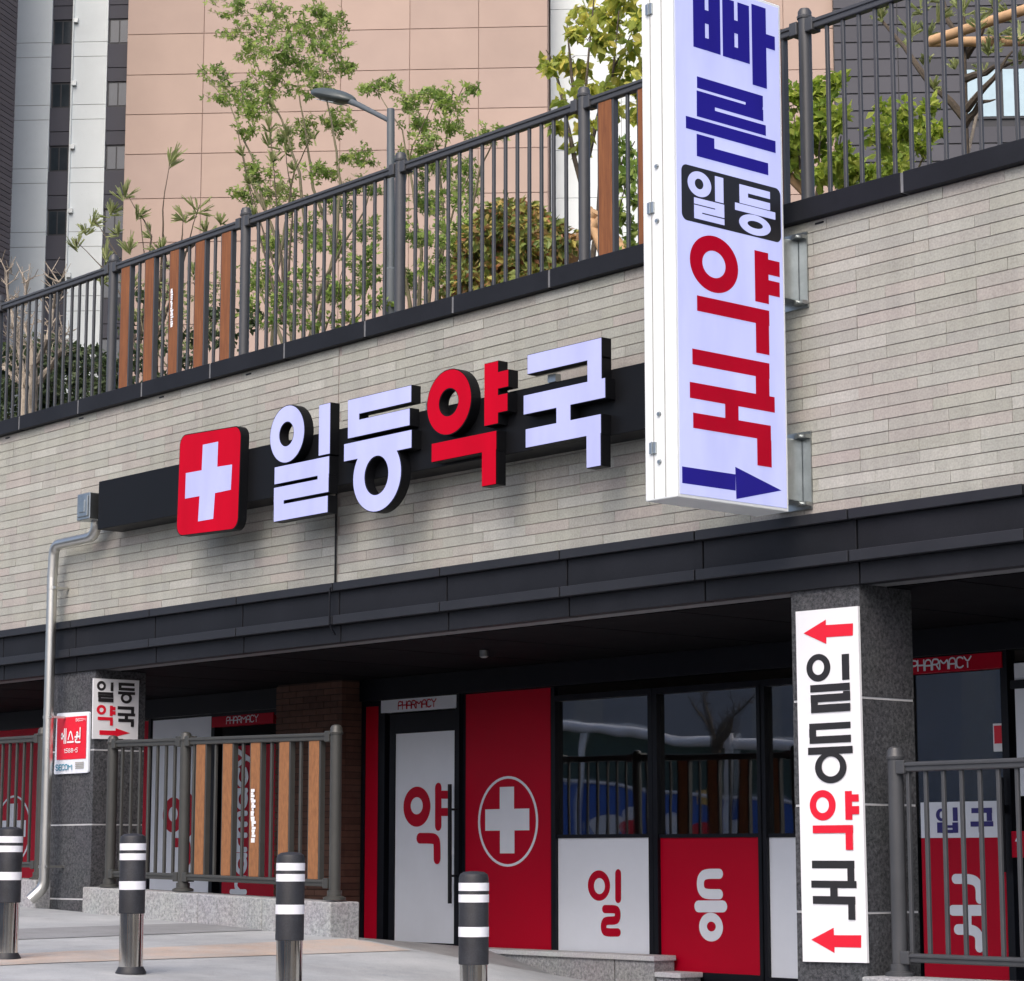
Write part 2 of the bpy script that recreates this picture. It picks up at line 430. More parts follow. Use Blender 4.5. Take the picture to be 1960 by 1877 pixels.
# lettering traced in image pixels and projected onto each sign, in metres on its own plane (u across, v up)
DATA = {'blade_blue':[('R',10.021,10.119,4.913,5.284),('R',10.156,10.253,4.913,5.286),('R',10.12,10.156,5.085,5.166),('R',10.116,10.153,4.913,4.986),('R',10.277,10.377,4.91,5.284),('R',10.413,10.512,4.911,5.285),('R',10.377,10.414,5.082,5.161),('R',10.373,10.411,4.911,4.985),('R',10.538,10.663,4.782,5.305),('R',10.663,10.743,5.051,5.136),('R',10.048,10.629,4.656,4.724),('R',10.476,10.625,4.627,4.656),('R',10.043,10.629,4.564,4.633),('R',10.042,10.195,4.536,4.564),('R',10.041,10.649,4.474,4.536),('R',9.945,10.735,4.379,4.451),('R',10.036,10.184,4.293,4.356),('R',10.035,10.663,4.221,4.293)],
'blade_box':[('R',9.901,10.778,3.801,4.15)],
'blade_white':[('O',10.053,4.045,0.102,0.079,10.05,4.046,0.037,0.033),('R',10.19,10.258,3.966,4.12),('R',10.006,10.262,3.919,3.952),('R',10.188,10.261,3.904,3.918),('R',10.005,10.261,3.873,3.906),('R',10.004,10.068,3.859,3.873),('R',10.004,10.26,3.827,3.859),('R',10.406,10.676,4.07,4.11),('R',10.405,10.476,4.037,4.07),('R',10.405,10.674,3.996,4.037),('R',10.363,10.72,3.944,3.985),('O',10.536,3.874,0.142,0.064,10.538,3.876,0.069,0.023)],
'blade_red':[('O',10.175,3.566,0.21,0.177,10.173,3.565,0.1,0.084),('R',10.535,10.653,3.394,3.713),('R',10.655,10.755,3.582,3.673),('R',10.652,10.752,3.452,3.541),('R',10.023,10.652,3.256,3.346),('R',10.534,10.647,3.07,3.257),('R',9.98,10.648,2.922,3.013),('R',10.528,10.644,2.799,2.917),('R',9.954,10.689,2.714,2.806),('R',10.254,10.365,2.621,2.714),('R',9.978,10.649,2.534,2.622),('R',10.529,10.651,2.367,2.529)],
'blade_arrow':[('R',9.883,10.332,2.192,2.286),('P',[(10.333,2.335),(10.741,2.231),(10.339,2.138)])],
'logo':[('P',[(-16.525,3.461),(-15.627,3.423),(-15.651,2.585),(-16.55,2.615)])],
'logo_cross':[('P',[(-16.174,3.334),(-15.951,3.331),(-15.957,3.125),(-15.745,3.117),(-15.757,2.914),(-15.983,2.913),(-16.002,2.705),(-16.222,2.707),(-16.207,2.914),(-16.422,2.917),(-16.417,3.129),(-16.183,3.124)])],
'il':[('O',-14.99,3.264,0.227,0.224,-14.997,3.265,0.098,0.098),('R',-14.567,-14.431,3.041,3.427),('R',-15.145,-14.437,2.888,3.015),('R',-14.576,-14.44,2.857,2.89),('R',-15.149,-14.441,2.747,2.853),('R',-15.147,-15.022,2.712,2.747),('R',-15.145,-14.448,2.592,2.712)],
'deung':[('R',-14.2,-13.44,3.297,3.413),('R',-14.198,-14.066,3.244,3.297),('R',-14.197,-13.456,3.126,3.244),('R',-14.242,-13.432,2.956,3.081),('O',-13.838,2.797,0.289,0.269,-13.844,2.798,0.145,0.148)],
'yak':[('O',-13.002,3.229,0.247,0.235,-13.004,3.228,0.112,0.103),('R',-12.604,-12.463,3.003,3.44),('R',-12.463,-12.352,3.249,3.36),('R',-12.468,-12.36,3.078,3.195),('R',-13.19,-12.479,2.819,2.945),('R',-12.628,-12.483,2.576,2.818)],
'guk':[('R',-12.143,-11.401,3.304,3.43),('R',-11.533,-11.401,3.151,3.301),('R',-12.183,-11.366,3.025,3.151),('R',-11.845,-11.71,2.913,3.025),('R',-12.161,-11.409,2.79,2.912),('R',-11.544,-11.413,2.573,2.789)],
'pil_board':[('P',[(-10.021,1.512),(-9.514,1.507),(-9.501,-0.618),(-10.013,-0.626)])],
'pil_black':[('O',-9.839,1.152,0.098,0.085,-9.84,1.154,0.048,0.046),('R',-9.645,-9.592,1.069,1.22),('R',-9.905,-9.59,1.006,1.045),('R',-9.639,-9.589,0.975,0.996),('R',-9.902,-9.588,0.944,0.984),('R',-9.9,-9.849,0.922,0.944),('R',-9.899,-9.588,0.88,0.922),('R',-9.92,-9.592,0.775,0.809),('R',-9.921,-9.87,0.73,0.775),('R',-9.918,-9.59,0.692,0.73),('R',-9.932,-9.578,0.625,0.663),('O',-9.753,0.541,0.127,0.095,-9.752,0.547,0.074,0.061),('R',-9.919,-9.585,-0.062,-0.022),('R',-9.636,-9.587,-0.14,-0.058),('R',-9.926,-9.571,-0.178,-0.142),('R',-9.774,-9.721,-0.232,-0.175),('R',-9.915,-9.582,-0.275,-0.234),('R',-9.633,-9.584,-0.365,-0.269)],
'pil_red':[('O',-9.826,0.314,0.105,0.092,-9.827,0.315,0.052,0.048),('R',-9.642,-9.593,0.227,0.393),('R',-9.591,-9.539,0.335,0.372),('R',-9.593,-9.537,0.259,0.302),('R',-9.905,-9.588,0.149,0.19),('R',-9.642,-9.59,0.048,0.147),('P',[(-9.955,1.372),(-9.77,1.444),(-9.771,1.41),(-9.552,1.405),(-9.555,1.331),(-9.769,1.335),(-9.77,1.294)]),('P',[(-9.939,-0.493),(-9.757,-0.418),(-9.755,-0.462),(-9.541,-0.457),(-9.544,-0.53),(-9.753,-0.532),(-9.754,-0.567)])],
'sm_board':[('P',[(10.999,1.566),(11.471,1.568),(11.471,1.041),(11.006,1.033)])],
'sm_black':[('O',11.081,1.502,0.046,0.043,11.082,1.501,0.021,0.02),('R',11.179,11.201,1.463,1.534),('R',11.049,11.2,1.427,1.445),('R',11.177,11.2,1.424,1.433),('R',11.05,11.202,1.402,1.42),('R',11.053,11.075,1.392,1.402),('R',11.053,11.203,1.364,1.392),('R',11.259,11.419,1.516,1.537),('R',11.26,11.284,1.493,1.516),('R',11.261,11.421,1.473,1.493),('R',11.255,11.426,1.438,1.458),('O',11.339,1.404,0.058,0.048,11.337,1.405,0.031,0.025),('R',11.256,11.421,1.304,1.327),('R',11.395,11.421,1.273,1.31),('R',11.258,11.432,1.247,1.268),('R',11.33,11.359,1.219,1.249),('R',11.264,11.42,1.194,1.217),('R',11.394,11.421,1.154,1.199)],
'sm_red':[('O',11.087,1.291,0.048,0.043,11.088,1.29,0.021,0.02),('R',11.176,11.2,1.242,1.328),('R',11.199,11.228,1.294,1.319),('R',11.2,11.229,1.255,1.281),('R',11.053,11.202,1.203,1.225),('R',11.179,11.203,1.158,1.208),('R',11.076,11.241,1.073,1.108),('P',[(11.238,1.134),(11.387,1.095),(11.235,1.058)])],
'door_yak':[('O',-16.997,0.454,0.195,0.18,-16.999,0.462,0.087,0.077),('S',0.09,[(-16.691,0.617),(-16.689,0.279)]),('S',0.072,[(-16.636,0.554),(-16.563,0.552)]),('S',0.072,[(-16.635,0.401),(-16.562,0.4)]),('S',0.095,[(-16.949,0.171),(-16.769,0.17),(-16.722,0.158),(-16.703,0.129),(-16.702,-0.012)])],
'pan_il':[('O',-14.598,-0.229,0.134,0.124,-14.592,-0.233,0.066,0.065),('S',0.07,[(-14.366,-0.129),(-14.368,-0.334)]),('S',0.067,[(-14.526,-0.419),(-14.4,-0.417),(-14.373,-0.435),(-14.374,-0.488),(-14.4,-0.51),(-14.515,-0.512),(-14.542,-0.534),(-14.543,-0.587),(-14.516,-0.608),(-14.373,-0.604)])],
'pan_deung':[('S',0.078,[(-13.215,-0.126),(-13.37,-0.127),(-13.415,-0.156),(-13.428,-0.205),(-13.417,-0.256),(-13.373,-0.285),(-13.218,-0.284)]),('S',0.092,[(-13.448,-0.381),(-13.181,-0.377)]),('O',-13.313,-0.538,0.13,0.111,-13.309,-0.534,0.048,0.038)],
'pan_guk':[('S',0.07,[(-10.881,-0.15),(-10.751,-0.149),(-10.698,-0.167),(-10.671,-0.208),(-10.673,-0.287)]),('S',0.075,[(-10.913,-0.37),(-10.665,-0.366)]),('S',0.063,[(-10.78,-0.4),(-10.782,-0.47)]),('S',0.074,[(-10.87,-0.502),(-10.764,-0.5),(-10.711,-0.514),(-10.683,-0.55),(-10.686,-0.62)])],
'ipgu':[('O',-10.993,0.301,0.05,0.045,-10.993,0.301,0.017,0.024),('R',-10.887,-10.85,0.259,0.349),('R',-11.031,-10.989,0.177,0.245),('R',-10.892,-10.848,0.176,0.243),('R',-10.989,-10.892,0.211,0.224),('R',-10.99,-10.893,0.175,0.192),('R',-10.721,-10.545,0.312,0.342),('R',-10.588,-10.547,0.256,0.31),('R',-10.731,-10.537,0.218,0.248),('R',-10.661,-10.626,0.177,0.217)],
'cross':[('R',-15.853,-15.669,0.409,0.602),('R',-16.047,-15.469,0.233,0.412),('R',-15.848,-15.662,0.038,0.231),('O',-15.748,0.309,0.398,0.388,-15.748,0.309,0.369,0.366)],
'sec_board':[('P',[(-18.989,1.285),(-18.429,1.276),(-18.425,0.739),(-19.011,0.738)]),('P',[(-18.975,1.243),(-18.463,1.242),(-18.462,0.864),(-18.965,0.865)])]}

# ------------------------------------------------------------------ material library
M_brick = tinted('pale_long_brick', [(0.339, 0.343, 0.306), (0.374, 0.379, 0.334), (0.351, 0.359, 0.329), (0.405, 0.377, 0.347), (0.355, 0.361, 0.318), (0.437, 0.439, 0.405), (0.367, 0.374, 0.337), (0.392, 0.361, 0.337), (0.345, 0.348, 0.318), (0.371, 0.377, 0.34)], rough=.9, bump=.5, bscale=140, grain=.14, gscale=75, streak=.13)
M_mortar = mat('joint_mortar', (.31,.275,.255), .95, var=.15, scale=20)
M_dbrick = tinted('brown_brick', [(.085,.04,.028), (.115,.055,.038), (.10,.05,.036), (.075,.036,.026)], rough=.85, bump=.3)
M_dmortar = mat('brown_mortar', (.05,.03,.024), .95)
M_metal = mat('dark_metal_cladding', (.0145,.016,.021), .55, .0, var=.16, scale=1.4, spec=.22)
M_metal2 = mat('dark_metal_trim', (.020,.022,.028), .5, .0, var=.14, scale=2.0, spec=.3)
M_seam = mat('seam_sealant', (.16,.165,.175), .6, var=.2, scale=15)
M_rail = mat('grey_powder_coat', (.054,.057,.063), .40, .0, var=.1, scale=5, spec=.5)
M_rail2 = mat('olive_grey_powder_coat', (.046,.047,.044), .42, .0, var=.1, scale=5, spec=.5)
M_wood = mat('reddish_timber', (.15,.048,.013), .55, var=.0, scale=3.0, col2=(.27,.10,.03), stretch=(14, 14, 1.2), bump=.15, bscale=30)
M_wood2 = mat('light_timber', (.19,.078,.028), .55, var=.0, scale=3.0, col2=(.33,.145,.055), stretch=(14, 14, 4.5), bump=.15, bscale=30)
M_black = mat('black_frame', (.005,.006,.010), .4, var=.2, scale=4, spec=.25)
M_blackbox = mat('black_sign_metal', (.0045,.005,.0065), .5, var=.2, scale=5, spec=.2)
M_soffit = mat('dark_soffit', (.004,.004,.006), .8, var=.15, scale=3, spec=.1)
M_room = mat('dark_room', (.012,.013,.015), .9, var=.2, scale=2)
M_redfilm = mat('dark_red_film', (.43,.001,.019), .42, var=.05, scale=1.5, spec=.15)
M_white = mat('off_white_film', (.74,.78,.85), .4, var=.04, scale=1.5, spec=.25)
M_white2 = mat('white_board', (.80,.81,.84), .4, var=.02, scale=2)
M_print_k = mat('black_print', (.016,.015,.017), .5, var=.1, scale=3)
M_print_r = mat('red_print', (.72,.008,.030), .42, var=.05, scale=3)
M_navy = mat('navy_print', (.020,.014,.16), .45, var=.05, scale=3)
M_granite = granite('dark_rough_granite', (.010,.012,.017), (.125,.13,.143), 44, .9)
M_granite_l = granite('pale_granite', (.20,.205,.215), (.52,.53,.55), 45, .5)
M_granite_m = granite('mid_granite', (.20,.205,.215), (.55,.56,.58), 40, .7)
M_granite_t = granite('sawn_granite', (.50,.51,.53), (.72,.73,.75), 60, .2)
M_joint = mat('pale_joint', (.55,.56,.58), .8, var=.1, scale=20)
M_steel = mat('stainless_steel', (.66,.645,.60), .10, 1.0, var=.05, scale=3)
M_zinc = mat('galvanised_steel', (.42,.45,.455), .34, 1.0, var=.15, scale=9)
M_rubber = mat('bollard_sleeve', (.030,.032,.040), .55, var=.2, scale=8, bump=.1, bscale=120)
M_band = mat('reflective_band', (.82,.83,.88), .3, var=.04, scale=20)
M_alu = mat('white_aluminium', (.80,.84,.85), .32, var=.02, scale=2, spec=.5)
M_face = lit('lit_white_face', (.15,.15,.20), (.50,.53,1.0), .50)
M_facew = lit('lit_sign_panel', (.16,.16,.22), (.53,.57,1.0), .51)
M_facer = lit('lit_red_face', (.16,.0,.006), (1.0,.0,.028), .27, .5)
M_sred = lit('lit_red_film', (.14,.0,.01), (1.0,.002,.03), .17, .5)
M_sblue = lit('lit_blue_film', (.010,.008,.075), (.05,.035,1.0), .10, .5)
M_sblack = mat('black_film', (.014,.014,.018), .4, var=.1)
M_glass = glass('shop_glass')
M_peach = tinted('peach_render', [(0.453, 0.346, 0.29), (0.484, 0.368, 0.31), (0.431, 0.33, 0.281), (0.466, 0.359, 0.31)], rough=.9, bump=.1, bscale=8, grain=.05, gscale=.5)
M_tower_w = mat('white_render', (.76,.82,.82), .85, var=.03, scale=.4)
M_tower_j = mat('render_joint', (.36,.36,.35), .9, var=.1)
M_peach_j = mat('peach_joint', (.41,.30,.255), .9, var=.1)
M_dark_w = mat('charcoal_render', (.065,.066,.082), .8, var=.08, scale=.6)
M_dark_f = mat('charcoal_frame', (.022,.024,.030), .45, var=.1)
M_slate = tinted('slate_cladding', [(.075,.077,.092), (.09,.092,.108), (.068,.07,.084), (.083,.085,.10)], rough=.75, bump=.05, grain=.06, gscale=.6)
M_towglass = mat('far_window_glass', (.025,.034,.042), .06, var=.3, scale=.8, spec=.8)
M_paleglass = mat('pale_blue_window', (.40,.55,.62), .08, var=.15, scale=.5, spec=.8)
M_bark = mat('grey_brown_bark', (.085,.068,.05), .9, var=.3, scale=18, bump=.6, bscale=40)
M_palebark = mat('pale_bark', (.36,.31,.25), .9, var=.3, scale=18, bump=.5, bscale=40)
M_greenstem = mat('green_stem', (.16,.145,.085), .8, var=.3, scale=14)
M_stake = mat('peeled_pine_stake', (.52,.33,.18), .8, var=.2, scale=9, bump=.3, bscale=25)
M_maple = tinted('maple_leaf', [(0.129, 0.226, 0.047), (0.214, 0.334, 0.064), (0.342, 0.464, 0.097), (0.171, 0.276, 0.061), (0.456, 0.537, 0.139)], rough=.6, bump=0, trans=.42)
M_yleaf = tinted('yellow_green_leaf', [(0.202, 0.283, 0.046), (0.392, 0.456, 0.069), (0.689, 0.665, 0.127), (0.309, 0.394, 0.064), (0.808, 0.69, 0.162)], rough=.5, bump=0, trans=.5)
M_photinia = tinted('photinia_leaf', [(0.132, 0.2, 0.048), (0.265, 0.304, 0.073), (0.159, 0.228, 0.055), (0.45, 0.414, 0.097), (0.37, 0.152, 0.073), (0.146, 0.214, 0.056)], rough=.5, bump=0, trans=.25)
M_hedge = tinted('hedge_leaf', [(0.042, 0.072, 0.029), (0.066, 0.102, 0.038), (0.096, 0.132, 0.054), (0.054, 0.084, 0.034)], rough=.55, bump=0, trans=.2)
M_shrub = tinted('bright_shrub_leaf', [(0.161, 0.258, 0.039), (0.26, 0.373, 0.05), (0.41, 0.528, 0.072), (0.497, 0.553, 0.108), (0.199, 0.297, 0.046)], rough=.55, bump=0, trans=.5)
M_needle = tinted('pine_needle', [(0.253, 0.31, 0.115), (0.345, 0.402, 0.161), (0.448, 0.483, 0.218), (0.299, 0.356, 0.138)], rough=.6, bump=0, trans=.45)
M_pave = mat('pale_concrete_paving', (.36,.385,.41), .85, var=.0, scale=1.6, col2=(.47,.488,.505), bump=.35, bscale=70)
M_strip_d = mat('grey_strip', (.27,.28,.295), .85, var=.1, scale=3, bump=.2, bscale=70)
M_strip_o = mat('salmon_strip', (.44,.44,.44), .85, var=.0, scale=2.6, col2=(.55,.42,.34), bump=.2, bscale=70)
M_asphalt = mat('asphalt', (.065,.065,.067), .9, var=.2, scale=30, bump=.5, bscale=90)
M_soil = mat('soil', (.06,.045,.03), .95, var=.3, scale=5, bump=.5, bscale=20)
M_green = mat('green_mesh', (.06,.10,.085), .8, var=.2, scale=6)
M_bluesheet = mat('blue_banner', (.05,.14,.50), .6, var=.1, scale=2)
M_far = mat('grey_far_wall', (.30,.31,.33), .8, var=.15, scale=.4)

def soil(m, amount=.22, scale=.9):
    """wear of a walked-on surface: broad stains, dark spots and grit over the base colour"""
    nt = m.node_tree; N, L = nt.nodes, nt.links; p = N['Principled BSDF']
    src = p.inputs['Base Color'].links[0].from_socket
    geo = N.new('ShaderNodeNewGeometry'); out = src
    for sc, lo, hi, am in ((scale, .42, .62, amount), (7.0, .60, .70, amount * .8), (130.0, .40, .62, amount * .9)):
        n = N.new('ShaderNodeTexNoise'); n.inputs['Scale'].default_value = sc; n.inputs['Detail'].default_value = 8; n.inputs['Roughness'].default_value = .68
        L.new(geo.outputs['Position'], n.inputs['Vector'])
        r = N.new('ShaderNodeMapRange'); r.inputs['From Min'].default_value = lo; r.inputs['From Max'].default_value = hi
        r.inputs['To Min'].default_value = 1.0; r.inputs['To Max'].default_value = 1 - am
        L.new(n.outputs['Fac'], r.inputs['Value'])
        v = N.new('ShaderNodeVectorMath'); v.operation = 'SCALE'
        L.new(out, v.inputs[0]); L.new(r.outputs[0], v.inputs['Scale']); out = v.outputs[0]
    L.new(out, p.inputs['Base Color'])
for m_ in (M_pave, M_strip_d, M_strip_o): soil(m_)
soil(M_peach_j, .15, .3); soil(M_tower_w, .06, .25); soil(M_rubber, .35, 6); soil(M_metal, .25, 1.2)

# ------------------------------------------------------------------ ground, road, pavement
def lerp_rows(rows, X):
    for (x0, z0), (x1, z1) in zip(rows, rows[1:]):
        if X <= x1: return z0 + (z1 - z0) * (X - x0) / (x1 - x0)
    return rows[-1][1]
ROWS = [(6.55, [(-60, 1.2), (-12.8, -.72), (-3, -1.36)]),
        (7.9, [(-60, 1.2), (-12.8, -.70), (-3, -1.36)]),
        (10.9, [(-60, .9), (-18.25, -.465), (-14.3, -.597), (-13, -.72), (-12, -.90), (-10, -1.08), (-3, -1.36)]),
        (13.38, [(-60, -.765), (-15.75, -.765), (-14.7, -1.0), (-13, -1.10), (-3, -1.36)])]
def zp(X, Y):
    for (y0, r0), (y1, r1) in zip(ROWS, ROWS[1:]):
        if Y <= y1:
            t = max(0, (Y - y0) / (y1 - y0)); return lerp_rows(r0, X) * (1 - t) + lerp_rows(r1, X) * t
    return lerp_rows(ROWS[-1][1], X)
def grid_sheet(name, xs, ys, m, dz=0.0):
    mb = MB()
    idx = [[mb.vert((x, y, zp(x, y) + dz)) for x in xs] for y in ys]
    for j in range(len(ys) - 1):
        for i in range(len(xs) - 1):
            mb.face((idx[j][i], idx[j][i + 1], idx[j + 1][i + 1], idx[j + 1][i]))
    return mb.build(name, m, smooth=True)
def fr(a, b, n): return [a + (b - a) * i / n for i in range(n + 1)]
g = MB(); g.poly([(-900, -900, -3.2), (900, -900, -3.2), (900, 900, -3.2), (-900, 900, -3.2)])
structure(g.build('ground', M_soil))
rd = MB()
xs = fr(-60, 30, 45)
ia = [rd.vert((x, -16, -1.62 - .035 * (x + 8) * .6)) for x in xs]
ib = [rd.vert((x, 6.5, min(zp(max(-60, min(-3, x)), 6.55) - .14, 1.2))) for x in xs]
for i in range(len(xs) - 1): rd.face((ia[i], ia[i + 1], ib[i + 1], ib[i]))
structure(rd.build('road', M_asphalt, smooth=True))
structure(grid_sheet('pavement', fr(-40, -19, 21) + fr(-18.8, -3, 80)[0:], fr(6.55, 13.38, 34), M_pave))
kb = MB()                                              # raised street kerb in front of the pavement, stone by stone
kerb_root = thing('street_kerb', 'pale stone kerb along the street edge of the pavement', 'kerb', (-12, 6.5, -.9))
x = -30.0
while x < -4:
    m_ = MB(); x1 = x + .985
    za, zb = zp(x, 6.55), zp(x1, 6.55)
    m_.prism([(x, 6.40, za + .004), (x1, 6.40, zb + .004), (x1, 6.40, zb - .35), (x, 6.40, za - .35)], (0, .15, 0))
    m_.build('kerb_stone', M_granite_l, kerb_root, bevel=.012)
    x += 1.0
fp_ = MB(); ia = [fp_.vert((x, -12, -1.50 - .021 * (x + 8))) for x in fr(-60, 50, 22)]; ib = [fp_.vert((x, -3.2, -1.44 - .021 * (x + 8))) for x in fr(-60, 50, 22)]
for i in range(22): fp_.face((ia[i], ia[i + 1], ib[i + 1], ib[i]))
structure(fp_.build('added_far_pavement', M_pave, smooth=True))  # out of view; added so the bollard tubes reflect lighter ground
structure(grid_sheet('pavement_grey_strip', fr(-16.45, -15.45, 4), fr(6.6, 10.86, 24), M_strip_d, .004))  # slightly darker grey band laid just over the pavement
structure(grid_sheet('pavement_salmon_strip', fr(-14.35, -13.62, 4), fr(6.6, 10.84, 24), M_strip_o, .004))  # mottled grey to salmon band laid just over the pavement

# ------------------------------------------------------------------ the shop building
BLD = thing('commercial_building', 'low commercial building with pale long-brick wall above a dark recessed pharmacy arcade', 'building', (-12, 11, -.8))
XL, XR = -27.0, -4.0
Z_BB, Z_CB, Z_CT = 2.10, 3.975, 4.11                    # brick bottom, coping bottom and top
core = MB()
core.box(XL, XR, YF + .009, YF + .30, Z_BB - .02, Z_CB)
core.box(XL, XR, YF + .30, 24, 1.66, 3.86)              # slab and terrace deck behind
wall = core.build('brick_wall', M_mortar, BLD)
sd_ = MB(); sd_.box(XL, XR, YF + .45, 23.9, 3.862, 3.98); sd_.build('planting_bed', M_soil, BLD)
PITCH_Z = (Z_CB - Z_BB) / 25
rng = random.Random(3)
bricks = []
JX = -14.783                                            # movement joint in the wall
for c in range(25):
    z0 = Z_BB + c * PITCH_Z
    x = XL - .4 + rng.choice((0, 0, .23, .23, .115))
    while x < XR:
        L_ = .46
        a, b = max(XL, x), min(XR, x + L_)
        spans = [(a, b)]
        if a < JX < b: spans = [(a, JX - .006), (JX + .006, b)]
        for a2, b2 in spans:
            if b2 - a2 > .03: bricks.append((a2, b2 - .0032, z0, z0 + PITCH_Z - .0058, rng.random()))
        x += L_
vis = sorted([b for b in bricks if -13.5 < (b[0] + b[1]) / 2 < -8.2], key=lambda b: -b[0])[:300]
vset = set(id(b) for b in vis)
rest = MB()
for b in bricks:
    dy = (b[4] * 7.3 % 1) * .004
    if id(b) in vset:
        m_ = MB(); m_.cur = b[4] * .98 + .01
        m_.box(b[0], b[1], YF + dy, YF + .05, b[2], b[3])
        m_.build('brick', M_brick, wall)
    else:
        rest.cur = b[4] * .98 + .01
        rest.box(b[0], b[1], YF + dy, YF + .05, b[2], b[3])
o = rest.build('brick_courses', M_brick, wall, kind='stuff')
for X in (-20.04, -18.69, -17.35, -16.03, -9.75):
    m_ = MB(); m_.box(X - .035, X + .035, YF - .004, YF + .03, 3.941, 3.952); m_.build('weep_vent', M_black, wall)
# coping
cp = MB(); cp.box(XL, XR, YF - .051, YF + .34, Z_CB + .006, Z_CT - .006)
cop = cp.build('coping', M_seam, BLD)
xs = [-9.036 + 1.07 * k for k in range(-17, 6)]
for a, b in zip(xs, xs[1:]):
    if b < XL or a > XR: continue
    m_ = MB(); m_.box(a + .011, b - .011, YF - .055, YF + .35, Z_CB, Z_CT); m_.build('coping_panel', M_metal, cop, bevel=.004)
# dark metal fascia: flashing, upper panel, ridge, lower panel
fc = MB(); fc.box(XL, XR, YF + .03, YF + .28, 1.645, Z_BB - .03)
fas = fc.build('metal_fascia', M_seam, BLD)
xs = [-9.49 + 1.31 * k for k in range(-14, 6)]
for a, b in zip(xs, xs[1:]):
    for (y0, z0, z1, sh, mm) in ((YF - .055, 2.035, 2.10, -.035, M_metal2), (YF - .01, 1.845, 2.034, 0, M_metal), (YF - .055, 1.775, 1.844, -.035, M_metal2), (YF + .005, 1.64, 1.774, 0, M_metal)):
        m_ = MB(); m_.box(a + .007 + sh, b - .007 + sh, y0, YF + .1, z0, z1)
        m_.build('fascia_panel', mm, fas, bevel=.004)
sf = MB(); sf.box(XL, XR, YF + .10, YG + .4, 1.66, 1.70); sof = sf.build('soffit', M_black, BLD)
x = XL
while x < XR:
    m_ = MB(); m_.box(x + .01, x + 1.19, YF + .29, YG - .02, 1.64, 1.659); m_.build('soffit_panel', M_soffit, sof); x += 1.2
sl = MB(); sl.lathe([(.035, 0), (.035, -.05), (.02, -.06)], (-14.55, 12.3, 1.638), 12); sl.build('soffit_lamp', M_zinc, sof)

# granite clad pillars, panel by panel
def pillar(x0, x1, y0, y1, joints, base):
    c = MB(); c.box(x0 + .005, x1 - .005, y0 + .005, y1 - .005, base, 1.65)
    p = c.build('granite_pillar', M_joint, BLD)
    zs = [base] + joints + [1.652]
    for a, b in zip(zs, zs[1:]):
        m_ = MB(); m_.box(x0, x1, y0, y0 + .0048, a + .007, b - .007); m_.build('granite_panel', M_granite, p, bevel=.003)
        m_ = MB(); m_.box(x1 - .0048, x1, y0 + .0049, y1, a + .007, b - .007); m_.build('granite_panel', M_granite, p, bevel=.003)
        m_ = MB(); m_.box(x0, x0 + .0048, y0 + .0049, y1, a + .007, b - .007); m_.build('granite_panel', M_granite, p, bevel=.003)
    return p
pillar(-19.13, -18.37, 11.03, 11.55, [-.362, .287, .94], -.9)
pillar(-10.075, -9.517, 11.03, 11.52, [-.327, .316, .956], -1.3)

# ---- shop front under the arcade (plane YG)
G1 = planeY(YG - .012)
hd = MB(); hd.box(XL, -18.91, YG - .06, YG + .05, 1.44, 1.639); hd.box(-17.82, XR, YG - .06, YG + .05, 1.44, 1.639)
hd.build('shopfront_header', M_black, BLD, bevel=.004)
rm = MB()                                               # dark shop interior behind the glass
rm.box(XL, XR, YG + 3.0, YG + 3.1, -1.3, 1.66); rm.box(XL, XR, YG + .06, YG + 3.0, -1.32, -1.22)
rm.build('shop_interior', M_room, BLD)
cl = MB(); cl.box(-18.89 + .01, -17.84 - .01, YG - .24, YG + .1, -.95, 1.64)
col_ = cl.build('brown_brick_pier', M_dmortar, BLD)
bs = MB(); z = -.95; k = 0
while z < 1.62:
    x = -18.89 - (k % 2) * .11
    while x < -17.84:
        a, b = max(x, -18.89), min(x + .214, -17.84)
        if b - a > .02:
            bs.cur = rng.random() * .98 + .01
            bs.box(a, b, YG - .25, YG - .2, z, z + .052)
        x += .22
    yy = YG - .199 - 0.0
    for q in range(2):
        bs.cur = rng.random() * .98 + .01
    bs.box(-17.85 - .02, -17.84, YG - .199, YG - .02, z, z + .052)
    z += .06; k += 1
bs.build('brick_courses', M_dbrick, col_, kind='stuff')

def frame(mb, x0, x1, z0, z1, w=.05, y0=YG - .045, y1=YG + .05):
    mb.box(x0, x0 + w, y0, y1, z0, z1); mb.box(x1 - w, x1, y0, y1, z0, z1)
    mb.box(x0 + w, x1 - w, y0 + .001, y1, z1 - w, z1); mb.box(x0 + w, x1 - w, y0 + .001, y1, z0, z0 + w)
def film(name, x0, x1, z0, z1, m, parent, y=YG - .012):
    b = MB(); b.box(x0, x1, y, YG + .03, z0, z1); return b.build(name, m, parent)
def letters(name, items, plane, m, parent, d0=0.001, grow=.003):
    b = MB(); flat(b, items, plane, d0, grow=grow); return b.build(name, m, parent)
def chars(items, cuts, plane, m, parent, d0=0.001, names=None):
    """one object for each character"""
    e = [0] + list(cuts) + [len(items)]
    for i, (a, b) in enumerate(zip(e, e[1:])):
        letters(names[i] if names else 'letter', items[a:b], plane, m, parent, d0)
def pane(x0, x1, z0, z1, parent):
    b = MB(); b.box(x0, x1, YG + .0, YG + .012, z0, z1); return b.build('pane', M_glass, parent)
Dd = DATA
def shop_window(x0, x1, zl, zt, lower, zmid):
    f = MB(); frame(f, x0 - .05, x1 + .05, zl - .02, zt + .08); w = f.build('shop_window', M_black, BLD)
    f2 = MB(); f2.box(x0, x1, YG - .03, YG + .04, zmid, zmid + .03); f2.build('transom', M_black, w)
    pane(x0, x1, zmid + .03, zt + .04, w)
    p = film('lower_panel', x0, x1, zl + .02, zmid, lower, w)
    return w
